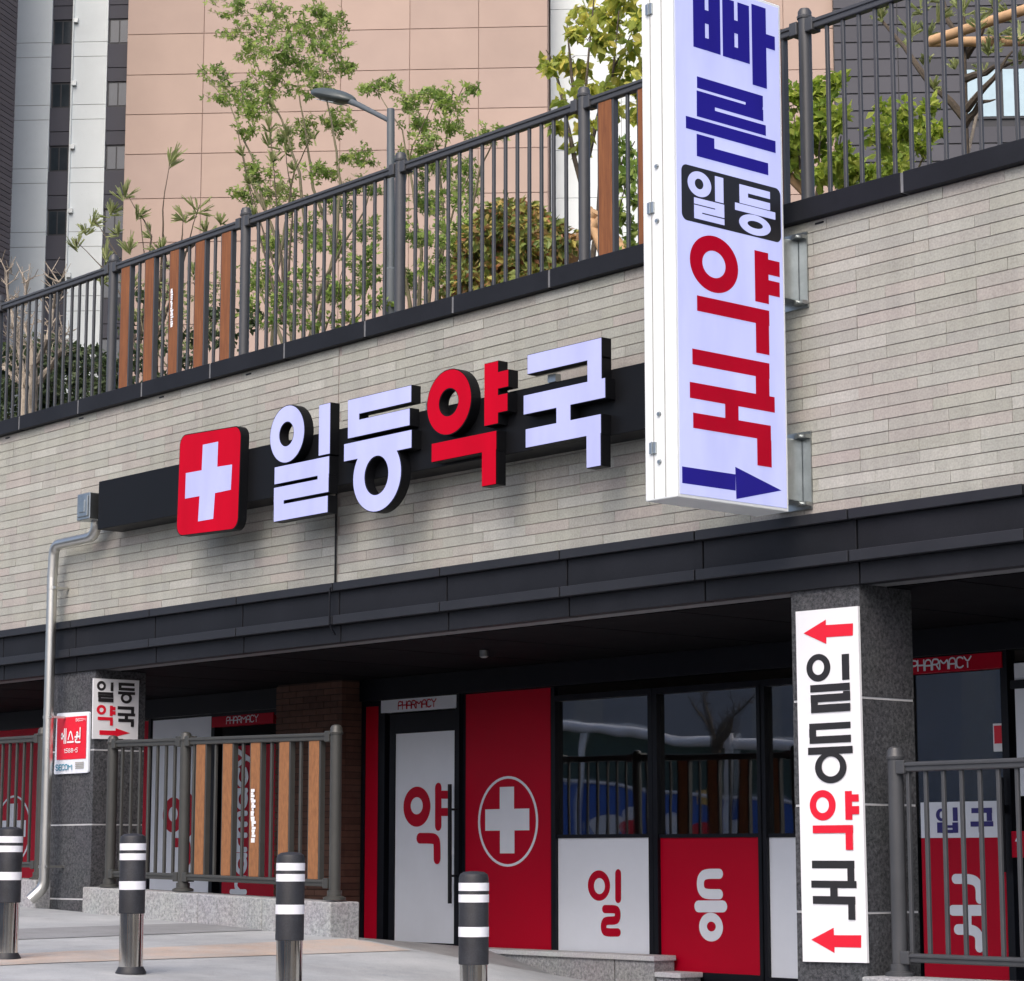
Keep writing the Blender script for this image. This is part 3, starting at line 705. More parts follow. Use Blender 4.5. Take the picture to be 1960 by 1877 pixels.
# pharmacy door
f = MB(); frame(f, -17.50, -16.374, -.80, 1.44, .05); door = f.build('shop_door', M_black, BLD)
f = MB(); f.box(-17.387, -17.314, YG - .035, YG + .02, -.79, 1.30); f.box(-16.450, -16.427, YG - .035, YG + .02, -.79, 1.30); f.box(-17.314, -16.45, YG - .034, YG + .02, 1.121, 1.30); f.build('leaf_frame', M_black, door)
film('door_film', -17.312, -16.452, -.765, 1.12, M_white, door, YG - .02)
film('head_panel', -17.495, -16.412, 1.318, 1.433, M_white, door, YG - .055)
letters('lettering', word('PHARMACY', -17.235, 1.342, .555, .068, .17), planeY(YG - .056), M_redfilm, door)
letters('lettering', Dd['door_yak'], planeY(YG - .021), M_redfilm, door)
h = MB(); h.tube([(-16.435, YG - .10, .641), (-16.428, YG - .10, -.40)], .018, 10)
for z in (.42, -.16): h.tube([(-16.433, YG - .10, z), (-16.40, YG - .03, z)], .010, 8)
h.build('door_handle', M_black, door, smooth=True)
film('red_side_panel', -17.776, -17.56, -.75, 1.43, M_redfilm, BLD)
f = MB(); frame(f, -17.83, -17.53, -.79, 1.438, .05, YG - .02, YG + .04); f.build('side_frame', M_black, BLD)
rp_ = film('red_cross_panel', -16.32, -15.195, -.768, 1.432, M_redfilm, BLD)
letters('lettering', Dd['cross'], G1, M_white, rp_)
f = MB(); frame(f, -16.37, -15.15, -.80, 1.439, .05, YG - .008, YG + .04); f.build('panel_frame', M_black, BLD)
w1 = shop_window(-15.10, -13.975, -.80, 1.28, M_white, .16); letters('lettering', Dd['pan_il'], G1, M_redfilm, w1)
w2 = shop_window(-13.87, -12.768, -.92, 1.28, M_redfilm, .155); letters('lettering', Dd['pan_deung'], G1, M_white, w2)
w3 = shop_window(-12.68, -11.36, -.93, 1.28, M_white, .152)
# right hand door
f = MB(); frame(f, -11.31, -10.36, -.95, 1.44, .06); door2 = f.build('shop_door', M_black, BLD)
pane(-11.25, -10.42, .14, 1.31, door2)
film('head_panel', -11.294, -10.396, 1.317, 1.428, M_redfilm, door2, YG - .055)
letters('lettering', word('PHARMACY', -11.207, 1.338, .55, .074, .16), planeY(YG - .056), M_white, door2)
film('upper_film', -11.184, -10.435, .1385, .392, M_white, door2, YG - .02)
film('red_film', -11.184, -10.388, -.84, .1375, M_redfilm, door2, YG - .02)
chars(Dd['ipgu'], (6,), planeY(YG - .021), M_navy, door2)
letters('lettering', Dd['pan_guk'], planeY(YG - .021), M_white, door2)
b = MB(); b.box(-10.51, -10.43, YG - .026, YG - .004, .735, .93); st = b.build('door_sticker', M_white2, door2)
b = MB(); b.box(-10.50, -10.435, YG - .028, YG - .0262, .79, .915); b.build('sticker_print', M_print_r, st)
b = MB(); b.tube([(-10.40, YG - .09, .55), (-10.40, YG - .09, -.1)], .016, 8); b.box(-10.42, -10.38, YG - .07, YG - .046, .30, .36); b.build('door_handle', M_black, door2)
b = MB(); b.box(-10.28, -9.6, YG - .07, YG + .02, .42, 1.34); wp_ = b.build('pale_wall_panel', M_white, BLD, bevel=.004)
b = MB(); b.box(-10.30, -9.6, YG - .09, YG - .071, 1.16, 1.22); b.build('camera_bracket', M_black, wp_)
b = MB(); b.box(-10.36, -10.24, YG - .05, YG + .02, .0, .18); ar = b.build('red_arrow_panel', M_redfilm, BLD)
letters('lettering', [('P', [(-10.30, .16), (-10.33, .11), (-10.312, .11), (-10.312, .03), (-10.288, .03), (-10.288, .11), (-10.27, .11)])], planeY(YG - .051), M_white, ar)
# left shop: narrow red strip, white leaf, red door, far red panel
film('red_side_panel', -21.70, -21.53, -.8, 1.42, M_redfilm, BLD)
f = MB(); frame(f, -21.48, -20.33, -.85, 1.439, .03, YG - .01, YG + .04); lw = f.build('shop_door', M_black, BLD)
film('door_film', -21.45, -20.36, -.8, 1.418, M_white, lw)
letters('lettering', shift(Dd['door_yak'], -4.03, -.02), G1, M_redfilm, lw)
f = MB(); frame(f, -20.31, -18.95, -.85, 1.439, .06); ld = f.build('shop_door', M_black, BLD)
film('door_film', -20.12, -19.22, -.8, 1.10, M_redfilm, ld)
film('head_panel', -20.285, -19.213, 1.30, 1.404, M_redfilm, ld, YG - .055)
letters('lettering', word('PHARMACY', -20.02, 1.325, .56, .066, .14), planeY(YG - .056), M_white, ld)
vt = []                                                 # 'pharmacy' running up the red door
def vletter(strokes, s0, h):
    for ln in strokes: vt.append(('S', .052, [(-19.70 - p[1] * h, s0 + p[0] * h) for p in ln]))
ring = [(.5 + .5 * math.cos(a * math.pi / 6), .5 + .5 * math.sin(a * math.pi / 6)) for a in range(0, 13)]
lows = {'p': [[(0,-.5),(0,1)], ring], 'h': [[(0,0),(0,1.5)], [(0,.6),(.25,1),(.6,1),(.8,.7),(.8,0)]], 'a': [ring, [(1,0),(1,1)]], 'r': [[(0,0),(0,1)], [(0,.6),(.25,.95),(.55,1)]],
 'm': [[(0,0),(0,1)], [(0,.7),(.25,1),(.5,1),(.65,.7),(.65,0)], [(.65,.7),(.9,1),(1.15,1),(1.3,.7),(1.3,0)]], 'c': [[(.9,.85),(.6,1),(.3,1),(0,.65),(0,.35),(.3,0),(.6,0),(.9,.15)]], 'y': [[(0,1),(.4,.1)], [(.85,1),(.2,-.5)]]}
s0 = -.55
for ch, adv in (('p', 1.3), ('h', 1.15), ('a', 1.35), ('r', .85), ('m', 1.65), ('a', 1.35), ('c', 1.2), ('y', 1.2)):
    vletter(lows[ch], s0, .165); s0 += adv * .165
letters('lettering', vt, G1, M_white, ld)
fp = film('red_cross_panel', -24.95, -22.05, -.8, 1.439, M_redfilm, BLD)
letters('lettering', shift(Dd['cross'], -8.58, 0), G1, M_white, fp)
f = MB(); f.box(-22.05, -21.70, YG - .02, YG + .05, -.85, 1.44); f.box(-21.53, -21.48, YG - .02, YG + .05, -.85, 1.44); f.box(-25.05, -24.95, YG - .02, YG + .05, -.85, 1.44); f.build('dark_mullion', M_black, BLD)
f = MB()
for a, b in ((-18.95, -18.89), (-16.40, -16.37), (-15.15, -15.15 + .0)):
    if b > a: f.box(a, b, YG - .02, YG + .05, -.9, 1.44)
f.build('dark_mullion', M_black, BLD)

# stone threshold and plinth under the windows
PL = thing('granite_plinth', 'pale granite step and rough plinth below the pharmacy windows', 'plinth', (-14.5, 13.35, -1))
b = MB(); b.box(-16.33, -13.665, 13.30, YG - .05, -.805, -.765); b.build('threshold_slab', M_granite_t, PL, bevel=.006)
b = MB(); b.box(-16.33, -14.150, 13.33, YG - .05, -1.4, -.806); b.build('plinth_stone', M_granite_m, PL)
b = MB(); b.box(-14.136, -13.69, 13.33, YG - .05, -1.4, -.806); b.build('plinth_stone', M_granite_m, PL)
b = MB(); b.box(-13.66, -13.37, 13.30, YG - .05, -.925, -.885); b.build('threshold_slab', M_granite_t, PL, bevel=.006)
b = MB(); b.box(-13.665, -13.40, 13.33, YG - .05, -1.4, -.926); b.build('plinth_stone', M_granite_m, PL)
b = MB(); b.box(-13.37, XR, YG - .04, YG + .06, -1.4, -.93); b.build('black_base', M_black, PL)

# ------------------------------------------------------------------ signs
# 1. projecting blade sign, perpendicular to the wall
XB, BT = -9.88, .27
BY0, BY1, BZ0, BZ1 = 9.845, 10.812, 2.105, 5.365
BS = thing('blade_sign', 'tall white lit blade sign with blue and red Korean lettering projecting from the brick wall', 'sign', (XB, BY1, BZ0))
b = MB(); b.box(XB - BT, XB, BY0, BY1, BZ0, BZ1); b.build('cabinet', M_alu, BS, bevel=.006)
b = MB(); b.box(XB - .002, XB + .004, BY0 + .022, BY1 - .022, BZ0 + .022, BZ1 - .022); fcp = b.build('lit_panel', M_facew, BS)
PB = planeX(XB + .005)
chars(DATA['blade_blue'], (10,), PB, M_sblue, fcp)
letters('arrow', DATA['blade_arrow'], PB, M_sblue, fcp)
chars(DATA['blade_red'], (6,), PB, M_sred, fcp)
_, u0, u1, v0, v1 = DATA['blade_box'][0]
letters('black_box', [('P', rounded([(u0, v1), (u1, v1), (u1, v0), (u0, v0)], .045))], PB, M_sblack, fcp)
chars(DATA['blade_white'], (7,), PB, M_facew, fcp, .004)
for x in (XB - .193, XB - .095):                        # folded seams of the front edge
    b = MB(); b.box(x - .003, x + .003, BY0 - .003, BY0 + .01, BZ0 + .01, BZ1 - .01); b.build('edge_seam', M_tower_j, BS)
for z in (2.42, 3.90, 5.16):
    b = MB(); b.box(XB - .222, XB - .168, BY0 - .014, BY0, z - .035, z + .035); b.box(XB - .199, XB - .191, BY0 - .020, BY0 - .014, z - .038, z + .038); b.build('hinge', M_zinc, BS, bevel=.002)
for z in (2.33, 2.62, 3.81, 4.15):
    b = MB(); b.tube([(XB - .145, BY0 - .012, z), (XB - .145, BY0, z)], [.012, .017], 10); b.build('screw', M_zinc, BS)
for z0, z1 in ((2.19, 2.58), (3.47, 3.86)):
    b = MB(); b.box(XB - .20, XB - .04, BY1, YF - .012, z0, z1)
    br = b.build('wall_bracket', M_zinc, BS, bevel=.006)
    b = MB(); b.box(XB - .26, XB + .03, YF - .0115, YF + .0, z0 - .05, z1 + .05); b.build('fixing_plate', M_zinc, br)
    for zz in (z0 - .02, z1 + .015):
        b = MB(); b.tube([(XB - .02, YF - .08, zz), (XB - .02, YF - .01, zz)], [.014, .014], 8); b.box(XB - .06, XB + .03, YF - .06, YF - .012, zz - .012, zz + .012); b.build('bolt', M_zinc, br)

# 2. channel letter sign on a black bar
CS = thing('channel_letter_sign', 'lit white and red Korean box letters with cross logo on a black bar', 'sign', (-14.5, 10.9, 2.8))
b = MB(); b.prism([(-17.93, 10.745, 2.822), (-10.85, 10.745, 2.776), (-10.85, 10.745, 3.227), (-17.93, 10.745, 3.247)], (0, .245, 0))
b.build('mounting_bar', M_blackbox, CS, bevel=.006)
PC = planeY(10.66)
q = [p for p in DATA['logo'][0][1]]
lg = MB(); out = rounded(q, .09, 8)
lg.prism([(p[0], 10.743, p[1]) for p in out], (0, -.077, 0))
lgo = lg.build('logo_box', M_blackbox, CS)
ctr = Vector((sum(p[0] for p in q) / 4, sum(p[1] for p in q) / 4))
inn = [ctr + (Vector(p) - ctr) * .982 for p in out]
fl = MB(); fl.poly([(p[0], 10.664, p[1]) for p in inn]); fl.build('face', M_facer, lgo)
cr = MB(); cr.poly([(p[0], 10.660, p[1]) for p in DATA['logo_cross'][0][1]]); cr.build('cross', M_face, lgo)
for key, fm in (('il', M_face), ('deung', M_face), ('yak', M_facer), ('guk', M_face)):
    b = MB(); solid(b, DATA[key], PC, -.084, 0.0, .007); bd = b.build('box_letter', M_blackbox, CS)
    b = MB(); flat(b, DATA[key], PC, .002, .0004, .003); b.build('face', fm, bd)
for x in (-13.36, -12.02, -11.98):
    b = MB(); b.box(x - .02, x + .02, 10.75, 10.80, 3.235, 3.29); b.build('clamp', M_zinc, CS)
b = MB(); b.tube([(-11.15, 10.83, 3.24), (-11.12, 10.83, 3.29), (-11.05, 10.86, 3.27)], .012, 6); b.build('cable', M_black, CS)
b = MB(); b.tube([(JX, YF - .012, 2.83), (JX - .004, YF - .012, 2.11), (JX, YF - .065, 2.05), (JX, YF - .065, 1.78), (JX, YF - .01, 1.70)], .008, 6); b.build('cable', M_black, CS)

# 3. board on the right pillar
q = DATA['pil_board'][0][1]
PS = thing('pillar_sign', 'tall white board with Korean lettering and two red arrows on the right pillar', 'sign', (-9.7, 11.02, -.62))
b = MB(); b.prism([(p[0], 11.010, p[1]) for p in q], (0, .018, 0)); bo = b.build('board', M_white2, PS)
chars(DATA['pil_black'], (7, 12), planeY(11.009), M_print_k, bo)
chars(DATA['pil_red'], (6, 7), planeY(11.009), M_print_r, bo, names=('letter', 'arrow', 'arrow'))
# 4. small direction board on the left pillar
q = DATA['sm_board'][0][1]
SS = thing('direction_sign', 'small white board with one red arrow on the side of the left pillar', 'sign', (-18.355, 11.25, 1.03))
b = MB(); b.prism([(-18.355, p[0], p[1]) for p in q], (-.013, 0, 0)); bo = b.build('board', M_white2, SS)
chars(DATA['sm_black'], (7, 12), planeX(-18.3545), M_print_k, bo)
chars(DATA['sm_red'], (6,), planeX(-18.3545), M_print_r, bo, names=('letter', 'arrow'))
# 5. security company plate
q = DATA['sec_board'][0][1]; q2 = DATA['sec_board'][1][1]
SC = thing('security_plate', 'red and pale grey security company plate on the front of the left pillar', 'sign', (-18.7, 11.02, .73))
b = MB(); b.prism([(p[0], 11.010, p[1]) for p in rounded(q, .02)], (0, .018, 0)); bo = b.build('plate', M_white, SC)
letters('red_field', [('P', [tuple(p) for p in q2])], planeY(11.0085), M_print_r, bo)
kx, kz, kw = -18.90, 1.012, .116
hang = []
for pts in ([[(.05,.5),(.2,.75),(.35,.5),(.2,.25),(.05,.5)], [(.4,.5),(.52,.5)], [(.55,.0),(.55,1)], [(.8,0),(.8,1)]],
            [[(.1,.25),(.42,.95),(.78,.25)], [(.0,.05),(.9,.05)]],
            [[(.2,.6),(.35,.75),(.5,.6),(.35,.47),(.2,.6)], [(.05,.38),(.65,.4)], [(.35,.38),(.35,.22)], [(.8,1),(.8,.25)], [(.15,.2),(.15,0),(.85,0)]]):
    hang += [('S', .016, [(kx + p[0] * kw, kz + p[1] * .125) for p in ln]) for ln in pts]; kx += kw + .008
letters('lettering', hang, planeY(11.006), M_white2, bo)
letters('lettering', word('1588-5', -18.843, .925, .25, .036, .16) + word('SECOM', -18.64, 1.199, .17, .022, .16), planeY(11.005), M_white2, bo)
letters('logo_lettering', word('SECOM', -18.974, .773, .285, .048, .2), planeY(11.006), mat('secom_blue', (.02,.09,.22), .5, col2=(.05,.35,.45), scale=9), bo)
letters('fine_print', [('R', -18.636, -18.495, .78 + k * .016, .786 + k * .016) for k in range(4)], planeY(11.008), M_tower_j, bo)

# ------------------------------------------------------------------ railings
def post(root, X, Y, z0, z1, m, r=.043, plate=True):
    b = MB()
    b.lathe([(r, 0), (r, z1 - z0 - .075)], (X, Y, z0), 18)
    p = b.build('post', m, root, smooth=True)
    c = MB(); hh = z1 - z0
    c.lathe([(r + .007, hh - .075), (r + .009, hh - .06), (r + .002, hh - .05), (r + .002, hh - .028), (r * .8, hh - .008), (r * .35, hh)], (X, Y, z0), 18)
    c.build('post_cap', m, p, smooth=True)
    if plate:
        c = MB(); c.lathe([(.088, 0), (.088, .018), (r + .012, .03), (r + .012, .07)], (X, Y, z0), 18); c.build('post_base', m, p, smooth=True)
    return p
def rail(root, name, x0, x1, Y, za0, za1, zb0, zb1, m, dep=.03):
    """straight rail between two posts: body, upper roll and lower lip; a = left end, b = right end"""
    b = MB()
    b.prism([(x0, Y - dep, za0), (x1, Y - dep, zb0), (x1, Y - dep, zb1), (x0, Y - dep, za1)], (0, 2 * dep, 0))
    o = b.build(name, m, root, bevel=.008)
    b = MB(); ha, hb = za1 - za0, zb1 - zb0
    b.prism([(x0, Y - dep - .010, za0 + ha * .56), (x1, Y - dep - .010, zb0 + hb * .56), (x1, Y - dep - .010, zb1 - .006), (x0, Y - dep - .010, za1 - .006)], (0, .0095, 0))
    b.build('rail_moulding', m, o, bevel=.004)
    for x, z0, z1, s in ((x0, za0, za1, 1), (x1, zb0, zb1, -1)):
        b = MB(); b.box(min(x - .015 * s, x + .05 * s), max(x - .015 * s, x + .05 * s), Y - dep - .014, Y + dep + .014, z0 - .012, z1 + .012); b.build('rail_socket', m, o, bevel=.006)
    return o
def baluster(root, X, Y, z0, z1, m, r=.0125):
    b = MB(); b.box(X - r, X + r, Y - r, Y + r, z0, z1); b.build('baluster', m, root, bevel=.004, seg=1)
def board(root, X0, X1, Y, z0, z1, wood, m):
    b = MB(); b.box(X0, X1, Y - .022, Y + .022, z0, z1); o = b.build('timber_board', wood, root, bevel=.004)
    b = MB(); b.box(X0 - .012, X0 - .001, Y - .018, Y + .026, z0, z1); b.box(X1 + .001, X1 + .022, Y - .018, Y + .026, z0, z1); b.build('board_channel', m, o)
    return o
# upper terrace railing
UR = thing('terrace_railing', 'dark grey metal railing with reddish timber boards along the terrace above the brick wall', 'railing', (-14, 11.15, 4.11))
YU = 11.15; PX = [-9.975 + 2.117 * k for k in range(-7, 3)]
for X in PX: post(UR, X, YU, 4.05, 5.455, M_rail, .043, False)
for i, (a, b_) in enumerate(zip(PX, PX[1:])):
    rail(UR, 'top_rail', a + .05, b_ - .05, YU, 5.288, 5.355, 5.288, 5.355, M_rail)
    rail(UR, 'bottom_rail', a + .05, b_ - .05, YU, 4.03, 4.08, 4.03, 4.08, M_rail)
    timber = (round((a + 9.975) / 2.117) in (-4, -1))
    if timber:
        for k in range(5):
            x0 = a + .17 + k * .404
            bo = board(UR, x0, x0 + .135, YU, 4.08, 5.288, M_wood, M_rail)
            if k == 2 and a < -15:
                letters('board_tag', [('R', x0 + .035 + random.uniform(0, .012), x0 + .07 + random.uniform(-.01, .012), 4.60 + j * .02, 4.60 + j * .02 + random.uniform(.008, .017)) for j in range(17)], planeY(YU - .0225), M_white2, bo)
            if k < 4: baluster(UR, x0 + .28, YU, 4.08, 5.288, M_rail)
    else:
        for k in range(14): baluster(UR, a + .19 + k * .1335, YU, 4.08, 5.288, M_rail)
# lower left railing on the granite kerb
def lz(X): return -.0175 * (X + 15.7)
LR = thing('arcade_railing', 'olive grey railing with five light timber boards on the granite kerb beside the shop door', 'railing', (-16.4, 11.0, -.3))
for X in (-18.0, -16.854, -14.765): post(LR, X, 11.0, -.285 - .02 * (X + 16.4), 1.02 + lz(X) * .7, M_rail2, .045)
for a, b_ in ((-17.95, -16.90), (-16.80, -14.815)):
    rail(LR, 'top_rail', a, b_, 11.0, .905 + lz(a), .965 + lz(a), .905 + lz(b_), .965 + lz(b_), M_rail2)
    rail(LR, 'bottom_rail', a, b_, 11.0, -.205 + lz(a), -.153 + lz(a), -.205 + lz(b_), -.153 + lz(b_), M_rail2)
for X in (-17.838, -17.69, -17.552, -17.415, -17.28, -17.146, -17.013): baluster(LR, X, 11.0, -.16 + lz(X), .91 + lz(X), M_rail2)
for X in (-16.72, -16.40, -16.009, -15.612, -15.218): baluster(LR, X, 11.0, -.16 + lz(X), .91 + lz(X), M_rail2)
for k, X in enumerate((-16.663, -16.272, -15.879, -15.484, -15.087)):
    bo = board(LR, X, X + .128, 11.0, -.155 + lz(X), .905 + lz(X), M_wood2, M_rail2)
    if k == 2: letters('board_tag', [('R', X + .03 + random.uniform(0, .018), X + .08 + random.uniform(-.015, .015), .12 + j * .021, .12 + j * .021 + random.uniform(.008, .018)) for j in range(20)], planeY(11.0 - .0225), M_white2, bo)
# far left railing
FR = thing('arcade_railing', 'olive grey railing at the left edge in front of the far red shop panel', 'railing', (-20.4, 11.0, -.2))
for X in (-21.4, -19.204): post(FR, X, 11.0, -.2, 1.17, M_rail2, .045)
rail(FR, 'top_rail', -21.35, -19.25, 11.0, 1.055, 1.115, 1.04, 1.10, M_rail2)
rail(FR, 'bottom_rail', -21.35, -19.25, 11.0, -.09, -.04, -.09, -.04, M_rail2)
for k in range(15): baluster(FR, -21.26 + .1328 * k, 11.0, -.05, 1.06, M_rail2)
# right railing
RR = thing('arcade_railing', 'grey metal railing in front of the shop door right of the pillar sign', 'railing', (-8.3, 11.1, -.7))
for X in (-9.325, -7.2): post(RR, X, 11.1, -.69, .655, M_rail, .047)
rail(RR, 'top_rail', -9.275, -7.25, 11.1, .503, .56, .503, .56, M_rail)
rail(RR, 'bottom_rail', -9.275, -7.25, 11.1, -.608, -.556, -.608, -.556, M_rail)
for k in range(15): baluster(RR, -9.228 + .1325 * k, 11.1, -.56, .51, M_rail)

# ------------------------------------------------------------------ stone kerbs under the railings
def stone_kerb(label, x0, x1, n, zt, zb, m, y0=10.88, y1=11.16):
    root = thing('granite_kerb', label, 'kerb', ((x0 + x1) / 2, y0, zb(x0)))
    for i in range(n):
        a = x0 + (x1 - x0) * i / n + .004; b = x0 + (x1 - x0) * (i + 1) / n - .004
        m_ = MB(); m_.prism([(a, y0, zb(a)), (b, y0, zb(b)), (b, y0, zt(b)), (a, y0, zt(a))], (0, y1 - y0, 0))
        m_.build('kerb_stone', m, root, bevel=.012)
stone_kerb('pale rough granite kerb under the railing beside the bollards', -18.25, -14.655, 4, lambda X: -.251 - .0228 * (X + 18.26), lambda X: -.9, M_granite_l)
stone_kerb('pale granite kerb at the left edge behind the drainpipe shoe', -22.0, -19.05, 3, lambda X: -.196 - .02 * (X + 19.2), lambda X: -.9, M_granite_l)
stone_kerb('pale granite kerb at the foot of the right railing', -9.44, -6.0, 3, lambda X: -.69, lambda X: -1.5, M_granite_l)

# ------------------------------------------------------------------ bollards
def bollard_proto():
    r = thing('bollard', '', 'bollard', (0, 0, 0))
    b = MB(); b.lathe([(.095, 0), (.095, .008), (.076, .043)], (0, 0, 0), 28); b.build('base_ring', M_rubber, r, smooth=True)
    b = MB(); b.lathe([(.074, .04), (.074, .38)], (0, 0, 0), 32); b.build('steel_tube', M_steel, r, smooth=True)
    b = MB(); b.lathe([(.076, .363), (.080, .366), (.080, .815), (.074, .835), (.055, .847), (.02, .851)], (0, 0, 0), 32); b.build('sleeve', M_rubber, r, smooth=True)
    for z0, z1 in ((.748, .790), (.688, .729), (.508, .560)):
        b = MB(); b.lathe([(.0815, z0), (.0815, z1)], (0, 0, 0), 32, False, False)
        b.lathe([(.0795, z0), (.0815, z0)], (0, 0, 0), 32, False, False); b.lathe([(.0815, z1), (.0795, z1)], (0, 0, 0), 32, False, False)
        b.build('reflective_band', M_band, r, smooth=True)
    return r
proto = bollard_proto()
BOL = [((-14.05, 7.825), .008, 'leftmost bollard, cut off by the left edge of the picture'), ((-12.795, 7.985), -.006, 'bollard before the left end of the granite kerb'),
       ((-11.06, 7.93), .005, 'bollard in front of the timber boards of the lower railing'), ((-9.855, 8.263), 0, 'bollard in front of the shop door with long black handle')]
for i, ((X, Y), tilt, lab) in enumerate(BOL):
    if i == 0: r = proto
    else:
        r = proto.copy(); COL.objects.link(r)
        for ch in proto.children:
            c = ch.copy(); COL.objects.link(c); c.parent = r
    r.location = (X, Y, zp(X, Y) - .002); r.rotation_euler = (0, tilt, i * 1.1)
    r['label'] = 'black sleeved steel ' + lab; r['group'] = 'bollards along the pavement'

# ------------------------------------------------------------------ drainpipe
M_pipe = mat('brushed_steel', (.60,.595,.56), .34, 1.0, var=.06, scale=3)
DP = thing('drainpipe', 'stainless steel downpipe with square hopper head on the left of the wall', 'drainpipe', (-18.85, 10.85, -.35))
b = MB(); b.box(-18.245, -18.03, 10.72, 10.995, 2.93, 3.165); hp = b.build('hopper', M_zinc, DP, bevel=.006)
b = MB()
for k, (i_, h_) in enumerate(((.025, .012), (.062, .020))):
    b.box(-18.245 + i_, -18.03 - i_, 10.72 - h_, 10.7195, 2.93 + i_, 3.165 - i_)
b.build('hopper_panel', M_zinc, hp, bevel=.006)
def bend(pts, r, n=6):
    out = [Vector(pts[0])]
    for i in range(1, len(pts) - 1):
        p = Vector(pts[i]); a = (Vector(pts[i - 1]) - p).normalized() * r; c = (Vector(pts[i + 1]) - p).normalized() * r
        for k in range(n + 1):
            t = k / n; out.append((p + a) * (1 - t) ** 2 + p * 2 * t * (1 - t) + (p + c) * t * t)
    out.append(Vector(pts[-1])); return out
b = MB(); b.tube(bend([(-18.14, 10.86, 2.96), (-18.16, 10.86, 2.80), (-18.86, 10.86, 2.79), (-18.88, 10.86, 2.5)], .10, 8), .047, 18); b.build('elbow', M_pipe, DP, smooth=True)
b = MB(); b.tube([(-18.88, 10.86, 2.5), (-18.875, 10.86, 1.1), (-18.87, 10.86, -.20)], .046, 18, False); b.build('pipe', M_pipe, DP, smooth=True)
b = MB(); b.tube(bend([(-18.87, 10.86, -.18), (-18.87, 10.86, -.26), (-18.93, 10.76, -.37)], .06, 6), .05, 18); b.build('shoe', M_pipe, DP, smooth=True)
for z, Yw in ((2.40, YF), (1.24, 11.03), (-.08, 11.03)):
    b = MB(); b.lathe([(.050, -.012), (.050, .012)], (-18.877, 10.86, z), 18); b.box(-18.845, -18.82, 10.88, Yw, z - .01, z + .01); b.box(-18.83, -18.79, 10.84, 10.87, z - .012, z + .012); b.build('bracket', M_pipe, DP)

# ------------------------------------------------------------------ street lamp on the terrace
M_lamp = mat('lamp_grey_paint', (.105,.122,.135), .38, var=.1, scale=3)
M_lamph = mat('lamp_head_paint', (.075,.09,.09), .32, var=.1, scale=3)
SLp = thing('street_lamp', 'grey street lamp with a flat oval head above the terrace trees', 'street lamp', (-15.80, 12.3, 3.98))
b = MB(); b.tube([(-15.795, 12.3, 3.98), (-15.80, 12.3, 5.0), (-15.80, 12.3, 5.02), (-15.82, 12.3, 6.44)], [.055, .053, .036, .034], 16); b.build('pole', M_lamp, SLp, smooth=True)
HD = Vector((-16.66, 12.3, 6.76))
b = MB(); b.tube([(-15.82, 12.3, 6.33), (-16.05, 12.3, 6.46), (-16.30, 12.3, 6.60), (-16.42, 12.3, 6.66)], [.022, .022, .026, .03], 10); b.build('arm', M_lamp, SLp, smooth=True)
b = MB(); axis = Vector((-.94, 0, .34)).normalized(); side = Vector((0, 1, 0)); nrm = axis.cross(side).normalized()
if nrm.z < 0: nrm = -nrm
rings = []
for k in range(9):
    ph = math.pi * k / 8
    ring = []
    for j in range(20):
        a = 2 * math.pi * j / 20; sx = math.sin(ph)
        ring.append(b.vert(HD + axis * (-.31 * math.cos(ph)) + side * (.15 * sx * math.cos(a)) + nrm * ((.070 if math.sin(a) > 0 else .055) * sx * math.sin(a))))
    rings.append(ring)
for A, B2 in zip(rings, rings[1:]):
    for j in range(20): b.face((A[j], A[(j + 1) % 20], B2[(j + 1) % 20], B2[j]))
lh = b.build('lamp_head', M_lamph, SLp, smooth=True)
b = MB()
for k in range(3):
    c = HD + axis * (-.10 + .11 * k) - nrm * (.0535 if k == 1 else .049)
    b.prism([c + axis * .04 + side * .09, c + axis * .04 - side * .09, c - axis * .04 - side * .09, c - axis * .04 + side * .09], nrm * -.006)
b.build('lamp_lens', M_tower_w, lh)

# ------------------------------------------------------------------ trees and shrubs on the terrace
def rv(s=1.0):
    while True:
        v = Vector((random.uniform(-1, 1), random.uniform(-1, 1), random.uniform(-1, 1)))
        if 0.05 < v.length < 1: return v * s
def leaf(mb, p, d, size, kind):
    """one small leaf: a folded blade, or a three-lobed maple leaf"""
    d = d.normalized(); s = d.cross(rv()).normalized()
    if s.length < .5: s = d.cross(Vector((0, 0, 1))).normalized()
    n = s.cross(d)
    mb.cur = random.uniform(.02, .98)
    if kind == 'maple':
        for a, l in ((-.95, .72), (0, 1.0), (.95, .72)):
            e = d * math.cos(a) + s * math.sin(a); w = e.cross(n)
            mb.poly([p, p + e * size * l * .5 + w * size * .17, p + e * size * l, p + e * size * l * .5 - w * size * .17])
    else:
        t = p + d * size; m1 = p + d * size * .45
        mb.poly([p, m1 + s * size * .30 + n * size * .10, t]); mb.poly([p, t, m1 - s * size * .30 + n * size * .10])
